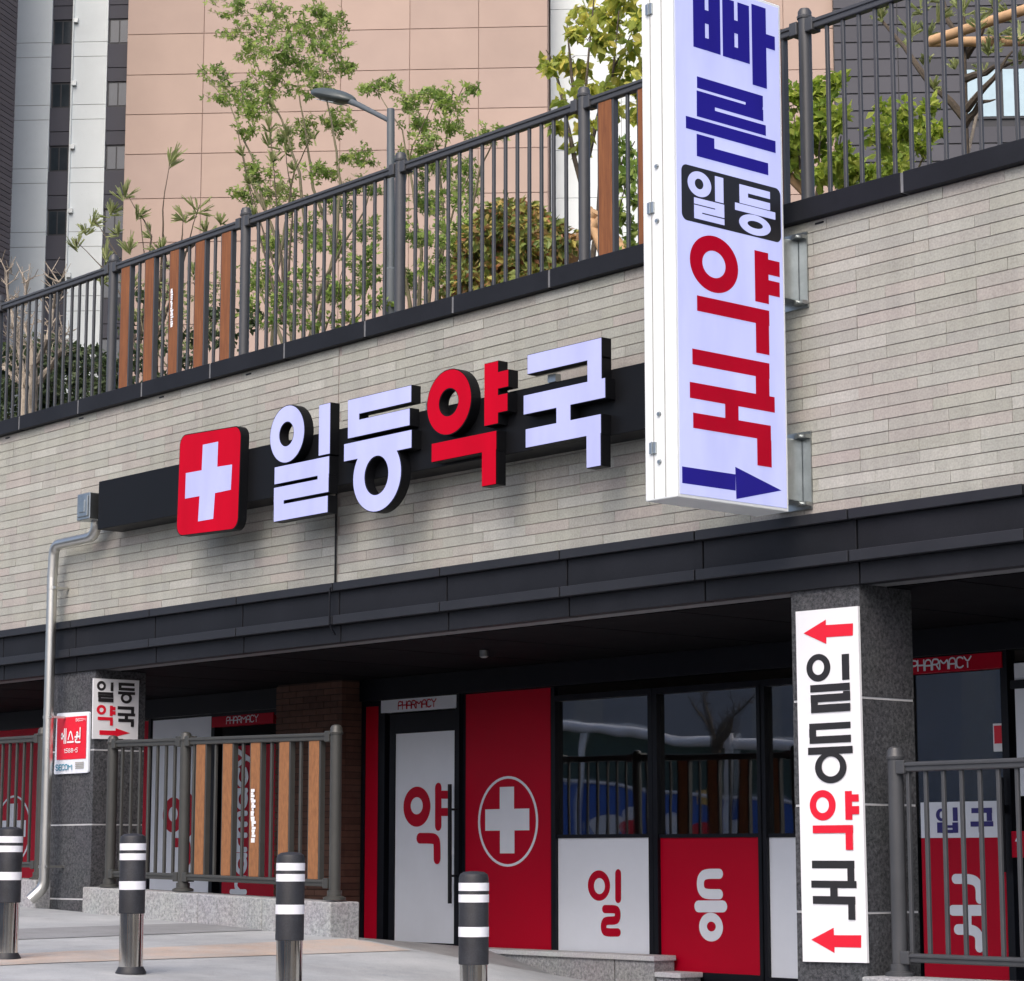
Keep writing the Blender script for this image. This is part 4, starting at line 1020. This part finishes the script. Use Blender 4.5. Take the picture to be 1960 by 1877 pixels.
def crown(clusters, Y, size, kind, depth=.5, dens=1.0, droop=.25, twig=None):
    mb = MB()
    for cl in clusters:
        x, y, rx, ry = cl[:4]
        n = int((rx * ry) ** .5 * 1.0 * dens)
        c = at(x, y, Y + random.uniform(-depth, depth))
        k = abs((at(x + 10, y, c.y) - at(x, y, c.y)).x) / 10
        kz = abs((at(x, y + 10, c.y) - at(x, y, c.y)).z) / 10
        RX, RZ = rx * k * 1.0, ry * kz * 1.1
        for _ in range(max(3, n // 3)):
            q = rv(); b0 = c + Vector((q.x * RX * .5, q.y * RX * .6, q.z * RZ * .5))
            q2 = rv(); b1 = b0 + Vector((q2.x * RX * .6, q2.y * RX * .6, q2.z * RZ * .6 + RZ * .05))
            if twig is not None: twig.tube([b0, b1], [.004, .002], 3, False)
            for j in range(random.randint(6, 11)):
                t = random.random(); p = b0.lerp(b1, t) + rv(.05)
                d = (b1 - b0).normalized() * .6 + rv(1.0) - Vector((0, 0, droop))
                leaf(mb, p, d, size * random.uniform(.7, 1.25), kind)
    return mb
def stems(lines, Y, r0, wig=.12, n=7):
    mb = MB()
    for ln in lines:
        pts = []; yy = Y + random.uniform(-.25, .25)
        for i, (x, y) in enumerate(ln):
            p = at(x, y, yy); pts.append(p); yy += random.uniform(-wig, wig)
        # fill in between for a gentle curve
        out = []
        for a, b in zip(pts, pts[1:]):
            for k in range(3): out.append(a.lerp(b, k / 3) + rv(.012))
        out.append(pts[-1])
        rr = [max(.004, r0 * (1 - .85 * i / (len(out) - 1))) for i in range(len(out))]
        mb.tube(out, rr, n)
        if abs(ln[0][1] - lines[0][0][1]) < 30:   # stems share one root
            root0 = at(*lines[0][0], Y); mb.tube([root0 - Vector((0, 0, .06)), (root0 + out[0]) / 2 - Vector((0, 0, .08)), out[0] + Vector((0, 0, .02))], [r0 * 1.3, r0 * 1.2, r0], n)
    return mb
def tree(name, label, cat, base, lines, Y, r0, clusters, size, kind, lm, bm=None, depth=.5, dens=1.0, twigs=True, droop=.25, group=None):
    root = thing(name, label, cat, base, 0, group)
    bmb = stems(lines, Y, r0) if lines else MB()
    cr = crown(clusters, Y, size, kind, depth, dens, droop, bmb if twigs else None)
    if bmb.v: bmb.build('trunk' if lines else 'twigs', bm or M_bark, root, smooth=True)
    cr.build('crown', lm, root)
    return root
def tufts(lst, Y, r, n, depth=.4, up=.6):
    mb = MB(); sp = MB()
    for (x, y, rp) in lst:
        c = at(x, y, Y + random.uniform(-depth, depth))
        k = abs((at(x, y + 10, c.y) - at(x, y, c.y)).z) / 10
        R2 = rp * k * 1.25
        ax = (Vector((random.uniform(-.45, .45), random.uniform(-.3, .3), .9))).normalized()
        nb = random.randint(8, 11)                        # a shoot carries a fan of needle bundles
        for q in range(nb):
            d0 = (ax * .75 + rv(.95)).normalized()
            L2 = R2 * random.uniform(.9, 1.3)
            o0 = c - ax * (R2 * random.uniform(.2, .65))
            for _ in range(max(8, n // nb)):
                d = (d0 + rv(.22)).normalized()
                st = o0 + d0 * L2 * random.uniform(0, .35)
                e = st + d * L2 * random.uniform(.5, .8)
                s = d.cross(rv()).normalized() * random.uniform(.005, .009)
                mb.cur = random.uniform(.02, .98)
                mb.poly([st - s, st + s, e + s * .6, e - s * .6])
    return mb

GT = 'trees on the terrace'
# slender maple, left stems
A_st = [[(578,660),(592,480),(572,330),(540,230),(500,150),(470,50)], [(560,660),(542,500),(508,400),(482,300),(440,205),(378,122)], [(602,660),(640,480),(652,350),(640,260),(620,170),(598,50)],
        [(522,660),(532,520),(545,430),(562,330),(600,250)], [(590,660),(610,560),(655,470),(700,400),(720,330)], [(640,480),(600,360),(585,240),(560,120)], [(508,400),(470,330),(455,250)], [(545,660),(500,560),(470,470)]]
A_cl = [(450,18,42,22),(500,58,52,36),(540,92,45,32),(478,100,36,26),(590,55,46,36),(622,98,42,34),(560,128,42,28),(412,142,36,13),(452,168,42,26),(500,185,40,28),(428,190,32,18),(480,215,30,22),(525,160,38,28),(645,45,24,26),
        (600,170,38,28),(650,230,36,26),(600,240,36,26),(560,262,36,28),(662,130,26,22),(470,250,22,14),(500,340,46,36),(470,378,32,26),(540,380,36,32),(612,330,36,36),(642,390,36,38),(582,450,38,38),(520,470,36,38),(642,470,38,40),(500,545,32,35),(560,560,38,40),(642,560,38,38),
        (690,300,34,28),(690,360,30,30),(700,440,28,32),(700,520,30,34),(440,70,20,10),(530,20,40,20),(600,20,26,18),(610,140,34,24)]
tree('maple_tree', 'slender multi-stemmed maple with fine green leaves left of the street lamp', 'tree', at(570, 660, 13.4), A_st, 13.4, .022, A_cl, .056, 'maple', M_maple, M_greenstem, .6, 1.6, group=GT)
B_st = [[(800,620),(806,480),(790,360),(770,250),(715,160)], [(830,620),(852,450),(842,330),(862,220),(890,160)], [(846,620),(892,440),(922,320),(955,243)], [(790,620),(770,480),(765,380),(790,280),(835,180)], [(815,620),(830,520),(870,400),(900,330)]]
B_cl = [(705,168,26,14),(740,160,24,12),(790,190,34,22),(830,178,34,20),(862,200,32,28),(800,240,30,28),(822,272,38,28),(872,240,28,28),(905,168,16,10),(782,310,34,28),(832,330,42,32),(882,320,38,26),(932,258,32,14),(802,390,44,34),(862,390,42,34),(902,360,26,22),(792,450,40,34),(852,450,40,34),(822,520,34,34),(902,430,28,22),(962,248,12,7),(780,540,28,34),(870,500,30,28)]
tree('maple_tree', 'maple with arching stems growing right of the street lamp', 'tree', at(820, 620, 12.9), B_st, 12.9, .020, B_cl, .055, 'maple', M_maple, M_greenstem, .45, 1.55, group=GT)
# young pines on the left
def pine(label, lines, tf, Y, r0, n=80, bm=None, group='young pines on the terrace'):
    root = thing('young_pine', label, 'tree', at(*lines[0][0], Y), 0, group)
    stems(lines, Y, r0, .08).build('trunk', bm or M_bark, root, smooth=True)
    tufts(tf, Y, .1, n).build('needles', M_needle, root)
pine('young pine with a single tall shoot over the timber boards of the terrace railing', [[(300,700),(310,480),(312,400),(326,305)], [(305,640),(350,500),(382,392)], [(305,620),(345,470),(352,410)], [(303,560),(318,500),(312,470)], [(308,520),(380,460),(396,432)]],
     [(326,305,27),(382,392,24),(350,412,22),(396,436,22),(312,474,22),(334,505,24),(420,420,14),(300,540,22),(340,560,22),(370,520,20)], 12.6, .016)
pine('young pine spreading in front of the pale striped tower', [[(262,700),(250,600),(205,520),(146,462)], [(258,650),(225,490),(180,418)], [(265,660),(290,450),(242,368)], [(262,690),(285,560),(268,405)], [(255,620),(230,540),(202,532)]],
     [(242,368,24),(216,400,22),(180,420,22),(146,464,22),(204,484,24),(266,408,20),(286,442,20),(245,472,22),(200,534,22),(225,440,18),(160,440,16),(250,540,22),(275,600,24),(230,600,22)], 12.9, .016)
pine('young pine with pale upright candles among the maple stems', [[(545,660),(535,450),(516,240)], [(548,600),(560,420),(546,255)], [(540,620),(490,420),(462,290)], [(542,560),(500,430),(476,345)]],
     [(516,238,18),(516,268,18),(522,300,16),(546,255,16),(548,285,15),(462,290,14),(476,345,13),(560,320,15),(600,260,12),(520,200,12),(530,360,18),(490,410,18),(560,400,18)], 12.5, .014)
# bare tree and clipped hedge at the far left
def bare(label, base, tips, Y, m, group=None, cat='tree', name='bare_tree', r0=.045, sub=3):
    root = thing(name, label, cat, at(*base, Y), 0, group); mb = MB()
    for ln in tips:
        yy = Y + random.uniform(-.15, .15); pts = []
        for (x, y) in ln: pts.append(at(x, y, yy)); yy += random.uniform(-.12, .12)
        out = []
        for a, b in zip(pts, pts[1:]):
            for k in range(3): out.append(a.lerp(b, k / 3) + rv(.018))
        out.append(pts[-1]); n = len(out)
        mb.tube(out, [max(.006, r0 * (1 - .82 * i / (n - 1))) for i in range(n)], 7)
        for i in range(n // 3, n):
            for _ in range(sub):
                e = out[i] + (rv(.22) + Vector((0, 0, .12)))
                m1 = out[i].lerp(e, .5) + rv(.03)
                mb.tube([out[i], m1, e], [.009, .006, .003], 4, False)
                for _ in range(2):
                    e2 = m1 + rv(.14) + Vector((0, 0, .06)); mb.tube([m1, m1.lerp(e2, .5) + rv(.012), e2], [.005, .004, .002], 3, False)
    mb.build('trunk', m, root, smooth=True)
bare('pale leafless tree with twisted twigs behind the railing at the far left', (62, 800), [[(62,810),(60,740),(40,690),(22,600),(12,520)], [(62,810),(64,720),(58,660),(44,610),(50,540)], [(64,780),(66,700),(92,650),(100,590),(112,540)], [(62,790),(50,745),(10,705),(-15,690)], [(66,740),(98,700),(118,668),(122,640)], [(45,810),(44,740),(38,660),(30,630)]], 12.2, M_palebark)
H_cl = [(x, y, 30, 24) for x in range(-40, 230, 26) for y in (700, 735, 770, 805)] + [(x, 675, 26, 18) for x in range(-40, 170, 24)] + [(60,655,24,14),(130,668,22,14),(180,700,22,20),(208,735,16,24)]
tree('clipped_hedge', 'dark green rounded hedge behind the railing at the far left', 'hedge', at(80, 800, 13.0), [], 13.0, .02, H_cl, .075, 'blade', M_hedge, M_bark, .4, 2.2)
tree('ivy_shrub', 'sparse climbing shrub behind the timber boards of the terrace railing', 'shrub', at(300, 720, 12.0), [[(300,740),(280,660),(300,600),(260,560)], [(320,740),(350,650),(330,580)], [(380,720),(400,620),(370,540)]], 12.0, .012,
     [(270,690,22,30),(310,650,22,26),(345,690,22,26),(380,640,22,30),(410,600,20,26),(300,720,24,22),(430,650,18,24),(260,560,14,14),(240,620,14,20),(480,610,20,26)], .07, 'blade', M_hedge, M_bark, .2, 1.2)
tree('low_shrub', 'low light green shrubs behind the railing below the street lamp', 'shrub', at(610, 660, 12.3), [[(600,680),(590,600),(560,520)], [(602,680),(640,590),(660,500)], [(598,680),(520,610),(500,520)], [(603,680),(690,600),(710,520)]], 12.3, .010,
     [(500,520,26,34),(540,560,28,34),(590,520,28,30),(640,560,28,34),(690,540,28,34),(720,580,24,28),(520,610,28,26),(580,610,30,28),(650,615,30,26),(700,490,24,28),(480,580,20,30),(610,470,22,26)], .055, 'blade', M_maple, M_greenstem, .25, 1.4)
tree('low_shrub', 'feathery light green shrub behind the timber boards of the terrace railing', 'shrub', at(350, 720, 12.4), [[(350,740),(340,640),(300,560)], [(352,740),(390,630),(420,540)], [(348,740),(280,650),(262,590)]], 12.4, .010,
     [(300,560,24,28),(340,600,26,30),(390,560,26,30),(425,540,22,28),(262,600,20,28),(300,650,24,28),(370,660,26,28),(420,620,24,30)], .05, 'blade', M_needle, M_greenstem, .25, 1.3)
# photinia
P_cl = []
for k in range(95):
    a = random.uniform(0, math.pi); r = math.sqrt(random.random())
    P_cl.append((985 + 118 * r * math.cos(a), 570 - 175 * r * math.sin(a), 24, 20))
tree('photinia_bush', 'rounded bush with green, yellow and reddish leaves behind the railing', 'shrub', at(985, 600, 12.8), [[(985,620),(980,540),(960,470)], [(990,620),(1000,520),(1030,450)]], 12.8, .02, P_cl, .08, 'blade', M_photinia, M_bark, .5, 2.3)
# yellow-green tree with timber supports
Y_st = [[(1128,540),(1122,380),(1116,250),(1128,100),(1140,-60)], [(1132,540),(1150,330),(1170,160),(1190,-40)], [(1122,400),(1090,260),(1062,130),(1045,95)], [(1126,300),(1160,160),(1210,60)], [(1118,260),(1095,150),(1085,40)], [(1140,420),(1180,330),(1215,270)]]
Y_cl = [(1120,22,36,30),(1180,30,38,32),(1150,82,38,30),(1105,118,34,28),(1182,128,38,30),(1062,108,20,14),(1140,158,34,26),(1212,88,28,28),(1092,192,26,22),(1180,198,32,22),(1076,236,22,14),(1130,240,28,18),(1226,160,22,26),(1240,40,30,40),(1100,60,24,24),(1046,128,14,10),(1200,-20,40,30),(1140,-30,40,24),(1220,215,22,18),(1106,275,16,16)]
tree('young_tree', 'yellow-green young tree in timber supports left of the blade sign', 'tree', at(1128, 540, 13.2), Y_st, 13.2, .026, Y_cl, .115, 'blade', M_yleaf, M_bark, .5, .8, droop=.7, group=GT)
tree('dark_shrub', 'dark leafy shrub between the timber board and the blade sign', 'shrub', at(1200, 540, 12.6), [[(1200,540),(1205,420),(1190,320)], [(1195,540),(1170,450),(1215,300)]], 12.6, .014, [(1195,290,26,26),(1188,345,26,26),(1215,330,24,30),(1180,420,20,26),(1210,430,22,24),(1222,380,20,24),(1200,470,22,22)], .085, 'blade', M_maple, M_bark, .3, 1.1)
ST = thing('tree_stakes', 'peeled timber stakes propping the yellow-green tree', 'tree stakes', at(1100, 520, 12.9))
for ln in ([(1052,545),(1098,470),(1140,405)], [(1074,545),(1105,480),(1150,420)], [(1175,545),(1150,470),(1125,400)], [(1215,510),(1180,460),(1150,425)]):
    m_ = MB(); yy = 12.75; m_.tube([at(*p, yy) for p in ln], .042, 12); m_.build('stake', M_stake, ST, smooth=True)
# right of the blade sign
tree('leafy_shrub', 'green and yellow shrub beside the railing post right of the blade sign', 'shrub', at(1560, 420, 12.6), [[(1560,430),(1565,320),(1575,200)], [(1555,430),(1530,330),(1520,220)], [(1565,430),(1600,330),(1610,260)]], 12.6, .016,
     [(1520,190,26,30),(1525,245,26,34),(1570,175,26,24),(1578,215,28,30),(1606,235,20,26),(1560,275,32,34),(1608,300,26,26),(1530,310,26,30),(1575,330,30,28),(1640,322,28,20),(1670,335,24,18),(1500,280,20,40),(1600,150,18,14),(1570,250,30,30),(1620,345,26,16)], .085, 'blade', M_shrub, M_bark, .35, 1.5)
tree('bright_shrub', 'bright yellow-green shrub in front of the slate clad building', 'shrub', at(1720, 400, 12.4), [[(1720,400),(1715,320),(1690,220)], [(1722,400),(1740,310),(1745,215)], [(1725,400),(1765,310),(1790,250)]], 12.4, .012,
     [(1690,210,10,18),(1692,255,26,30),(1730,250,26,28),(1728,210,14,16),(1770,240,20,20),(1790,255,14,16),(1710,290,30,24),(1755,285,26,20),(1720,320,24,18),(1780,205,10,14)], .075, 'blade', M_shrub, M_greenstem, .25, 1.5)
pine('leggy pine tied to timber poles in front of the slate clad building', [[(1846,330),(1848,200),(1846,90),(1850,-60)], [(1846,225),(1775,150),(1730,90),(1686,36),(1696,10)], [(1848,110),(1880,60),(1905,0)], [(1846,90),(1815,40),(1800,-20)], [(1850,210),(1900,150),(1945,90)], [(1848,240),(1872,200),(1905,190)], [(1850,150),(1905,130),(1960,115)]],
     [(1686,30,18),(1700,5,22),(1745,55,24),(1735,85,16),(1775,62,22),(1800,25,26),(1840,12,28),(1868,40,24),(1895,90,24),(1910,60,24),(1930,25,28),(1950,62,26),(1828,120,18),(1880,130,18),(1770,115,14),(1790,160,14),(1905,5,24),(1860,-20,30),(1760,12,20),(1780,-15,24),(1950,110,18)], 12.7, .03, 70)
S2 = thing('tree_stakes', 'pale timber poles tied across the leggy pine at the right edge', 'tree stakes', at(1850, 330, 12.6))
for a, b_, yy in (((1782,78),(2010,2), 12.55), ((1780,80),(2010,78), 12.75), ((1500,325),(1545,372), 12.5), ((1845,330),(1872,208), 12.9)):
    m_ = MB(); m_.tube([at(*a, yy), at(*b_, yy + .1)], .036 if yy != 12.9 else .012, 12); m_.build('stake', M_stake if yy != 12.9 else M_palebark, S2, smooth=True)

# ------------------------------------------------------------------ apartment towers behind
TH = R_(3.4)
U = RT * math.cos(TH) - FH * math.sin(TH)                # direction along the tower fronts
RZ = math.atan2(U.y, U.x)
NB = Vector((-U.y, U.x, 0))                              # away from the viewer
def tower(name, label, dist, u0):
    o = thing(name, label, 'building', NB * dist + U * u0 + Vector((0, 0, -3)), RZ); return o
# local frame of a tower: x along the front, y away from the viewer, z up from -3
def tbox(root, name, x0, x1, y0, y1, z0, z1, m, tint=None, bevel=0):
    b = MB()
    if tint is not None: b.cur = tint
    b.box(x0, x1, y0, y1, z0 + 3, z1 + 3); return b.build(name, m, root, local=True, bevel=bevel)
D0 = 99.38
# peach tower: large rendered panels with recessed joints
T1 = tower('apartment_tower', 'tall peach apartment tower end wall of large square panels behind the maples', D0, -13.6)
wl = tbox(T1, 'wall', -9.24, 9.25, .05, 14, -3, 52, M_peach_j)
zs = [26.34 - 1.83 * k for k in range(16, 0, -1)] + [26.34, 28.3, 30.3, 32.1, 33.9, 35.75, 37.6, 39.4, 41.2, 43, 45, 47, 49, 51]
zs = [z for z in zs if z > 8]
xsP = [-9.24, -5.84, -2.80, .21, 3.23, 6.24, 9.25]
for a, b_ in zip(xsP, xsP[1:]):
    for c, d in zip(zs, zs[1:]):
        tbox(wl, 'wall_panel', a + .018, b_ - .018, 0, .06, c + .018, d - .018, M_peach, random.uniform(.02, .98))
# white and charcoal striped tower
T2 = tower('apartment_tower', 'white apartment tower with charcoal window strips left of the peach wall', D0 + .6, -25.4)
def ux(x): return x + 25.4
tbox(T2, 'wall', ux(-29.5), ux(-22.86), .3, 14, -3, 52, M_tower_w)
floors = [36.76 - 2.895 * k for k in range(-3, 9)]
for (a, b_) in ((-29.4, -26.37), (-25.46, -23.86)):
    lines = sorted([35.68 - 2.88 * k for k in range(-4, 9)] + [35.01 - 2.88 * k for k in range(-4, 9)])
    for c, d in zip(lines, lines[1:]): tbox(T2, 'wall_panel', ux(a), ux(b_), 0, .35, c + .014, d - .014, M_tower_w)
    tbox(T2, 'joint_backing', ux(a) + .01, ux(b_) - .01, .03, .34, lines[0], lines[-1], M_tower_j)
for si, (a, b_) in enumerate(((-26.36, -25.47), (-23.85, -22.87))):
    for z1 in floors:
        z0 = z1 - 1.17
        wnd = tbox(T2, 'window', ux(a) + .02, ux(b_) - .02, .16, .3, z0, z1, M_dark_f)
        mid = (ux(a) + ux(b_)) / 2
        for p0, p1 in ((ux(a) + .09, mid - .03), (mid + .03, ux(b_) - .09)):
            tbox(wnd, 'pane', p0, p1, .13, .155, z0 + .08, z1 - .08, M_towglass)
        tbox(T2, 'spandrel', ux(a), ux(b_), .06, .3, z0 - 1.08, z0 - .01, M_dark_w)
        tbox(T2, 'spandrel', ux(a), ux(b_), .09, .3, z0 - 1.715, z0 - 1.10, M_dark_w)
        if si == 0:
            tbox(T2, 'wall_vent', ux(-25.36), ux(-25.18), -.18, 0, z0 + .95, z0 + 1.15, M_zinc)
tbox(T2, 'rain_pipe', ux(-25.42), ux(-25.36), -.12, -.02, 10, 45, M_tower_w)
# white tower right of the peach wall
T3 = tower('apartment_tower', 'plain white apartment tower behind the yellow-green tree', D0 + 1.5, 0)
tbox(T3, 'joint_backing', -4.30, 1.9, .1, 14, -3, 52, M_tower_j)
zs3 = [22.0 + 2.15 * k for k in range(-5, 14)]
for a, b_ in ((-4.29, -1.2), (-1.18, 1.9)):
    for c, d in zip(zs3, zs3[1:]): tbox(T3, 'wall_panel', a, b_, 0, .12, c + .012, d - .012, M_tower_w)
# second peach wall
T4 = tower('apartment_tower', 'peach apartment wall seen between the blade sign and the slate building', D0 + 1.0, 5.0)
wl4 = tbox(T4, 'wall', -3.05, 3.3, .05, 12, -3, 52, M_peach_j)
for a, b_ in ((-3.05, .9), (.9, 3.28)):
    for c, d in zip(zs, zs[1:]): tbox(wl4, 'wall_panel', a + .018, b_ - .018, 0, .06, c + .018, d - .018, M_peach, random.uniform(.02, .98))
# slate clad block at the right
T5 = tower('slate_building', 'dark slate clad building with pale window behind the pine at the right', D0 + .6, 12)
bk = tbox(T5, 'wall', -3.95, 9.0, .06, 12, -3, 50, M_dark_f)
z = 18.0
while z < 40:
    for a, b_ in ((-3.95, -1.2), (-1.2, 1.6), (1.6, 9.0)):
        if not (31.0 < z < 33.4 and b_ > 5):
            tbox(bk, 'cladding_panel', a + .02, b_ - .02, 0, .08, z + .035, z + .735, M_slate, random.uniform(.02, .98))
        else:
            tbox(bk, 'cladding_panel', a + .02, 1.62, 0, .08, z + .035, z + .735, M_slate, random.uniform(.02, .98))
    z += .77
wn_ = tbox(T5, 'window', 1.64, 4.6, -.03, .1, 31.4, 33.95, M_dark_f)
for a, b_ in ((1.72, 3.05), (3.25, 4.5)): tbox(wn_, 'pane', a, b_, -.05, -.032, 31.5, 33.6, M_paleglass)
# dark sided building at the far left edge: its long side runs away from the viewer
ang = math.atan2(FH.y, FH.x) - R_(15.6)
e0 = FH * 96 + RT * (-21.25)
SB = thing('siding_building', 'dark grey building side with narrow horizontal siding at the far left edge', 'building', (e0.x, e0.y, -3), ang)
bk = MB(); bk.box(-4, 1.0, .06, 10, 0, 52); bk = bk.build('wall', M_dark_f, SB, local=True)
z = 18.0
while z < 40:
    b = MB(); b.cur = random.uniform(.02, .98); b.box(-4, 1.0, 0, .07, z, z + .21); b.build('siding_board', M_slate, bk, local=True); z += .24

# ------------------------------------------------------------------ across the street (seen only in the shop glass)
AC = thing('site_hoarding', 'blue banner hoarding with padded white rail across the street', 'hoarding', (-31, -4, -1))
def mir(x, y): 
    p = at(x, y, 31.2); return Vector((p.x, -4.0, p.z))
def mz(x, y): return ((1570 + x / 2.6133) / 1.50408, (1950 + y / 2.6133) / 1.50408)
rl = [mir(*mz(*p)) for p in ((-300,330),(400,390),(780,445),(1000,470),(1230,482),(1600,508),(1700,500),(1880,520),(2600,560))]
b = MB(); b.tube([p + rv(.03) for p in rl], .10, 10); b.build('padded_rail', M_white2, AC, smooth=True)
b = MB()
for p, q2 in zip(rl, rl[1:]): b.poly([p + Vector((0, -.15, -.05)), q2 + Vector((0, -.15, -.05)), (q2.x, q2.y - .15, .9), (p.x, p.y - .15, 1.2)])
b.build('mesh_sheet', M_green, AC)
tp = [mir(*mz(*p)) for p in ((-300,700),(360,790),(700,830),(1100,880),(1500,910),(2600,990))]
b = MB()
for p, q2 in zip(tp, tp[1:]): b.prism([p, q2, (q2.x, q2.y, -2), (p.x, p.y, -2)], (0, -.04, 0))
bn = b.build('banner', M_bluesheet, AC)
b = MB(); b.tube([p + Vector((0, .03, 0)) for p in tp], .035, 6); b.build('banner_hem', M_white2, AC)
for (x, y, w, h, m_) in ((470,1120,110,70,M_white2), (650,1050,70,60,M_white2), (640,1150,80,60,M_print_r), (960,1120,60,90,M_white2), (1170,1180,70,70,M_print_r), (1430,1130,60,50,M_white2), (1450,1190,70,50,M_print_r)):
    c = mir(*mz(x, y)); k = .0026 * 1.4; pts = [(c.x + w * k * math.cos(a) * (1 + .2 * math.sin(3 * a)), -3.99, c.z + h * k * math.sin(a) * (1 + .15 * math.cos(2 * a))) for a in [2 * math.pi * i / 22 for i in range(22)]]
    b = MB(); b.poly(pts); o = b.build('banner_print', m_, bn); o.location.y += random.uniform(.001, .012)
c0, c1 = mir(*mz(1140, 850)), mir(*mz(1290, 950))
b = MB(); b.box(c0.x, c1.x, -3.97, -3.96, c1.z, c0.z); b.build('banner_label', mat('yellow_label', (.7, .45, .12), .6), bn)
for x in (300, 1390, 1700):
    p = mir(*mz(x, 420)); b = MB(); b.tube([p + Vector((0, .08, 0)), (p.x - .1, p.y + .1, -2)], .07, 8); b.build('padded_post', M_white2, AC, smooth=True)
bare('leafless street tree across the road', mz(1280, 1200), [[mz(1282,1250), mz(1282,620), mz(1275,470), mz(1190,330), mz(1100,190)], [mz(1280,640), mz(1285,480), mz(1340,330), mz(1440,250), mz(1560,150)], [mz(1278,560), mz(1250,420), mz(1200,240), mz(1180,120)], [mz(1284,520), mz(1370,380), mz(1400,200)]], 30.4, M_bark, name='street_tree', r0=.085, sub=2)
for o in [ob for ob in COL.objects if ob.name.startswith('street_tree')]:
    o.location.y = 27.2 - o.location.y
    for c in o.children:
        for v in c.data.vertices: v.co.y = -v.co.y
FB = thing('roadside_block', 'long grey building across the street behind the hoarding', 'building', (-40, -14, -2))
b = MB(); b.box(-85, -8, -20, -13, -2.5, 4.3); b.build('wall', M_far, FB)
for k in range(12):
    m_ = MB(); m_.box(-80 + k * 6, -79 + k * 6, -13.2, -12.99, -2.0, 4.0); m_.build('pilaster', M_tower_j, FB)

CB = thing('cream_block', 'cream building with orange bays across the street behind the viewer', 'building', (4, -12, -2))
b = MB(); b.box(-7, 46, -20, -12, -2.6, 4.2); b.build('wall', mat('cream_render', (.62,.56,.46), .8, var=.08, scale=.5), CB)
for k in range(16):
    m_ = MB(); m_.box(-6 + k * 3.1, -4.6 + k * 3.1, -12.12, -11.99, -2.4, 3.9)
    m_.build('bay', (mat('orange_panel', (.62,.20,.07), .6, var=.1), M_black, mat('olive_panel', (.16,.15,.09), .6, var=.1))[k % 3], CB)
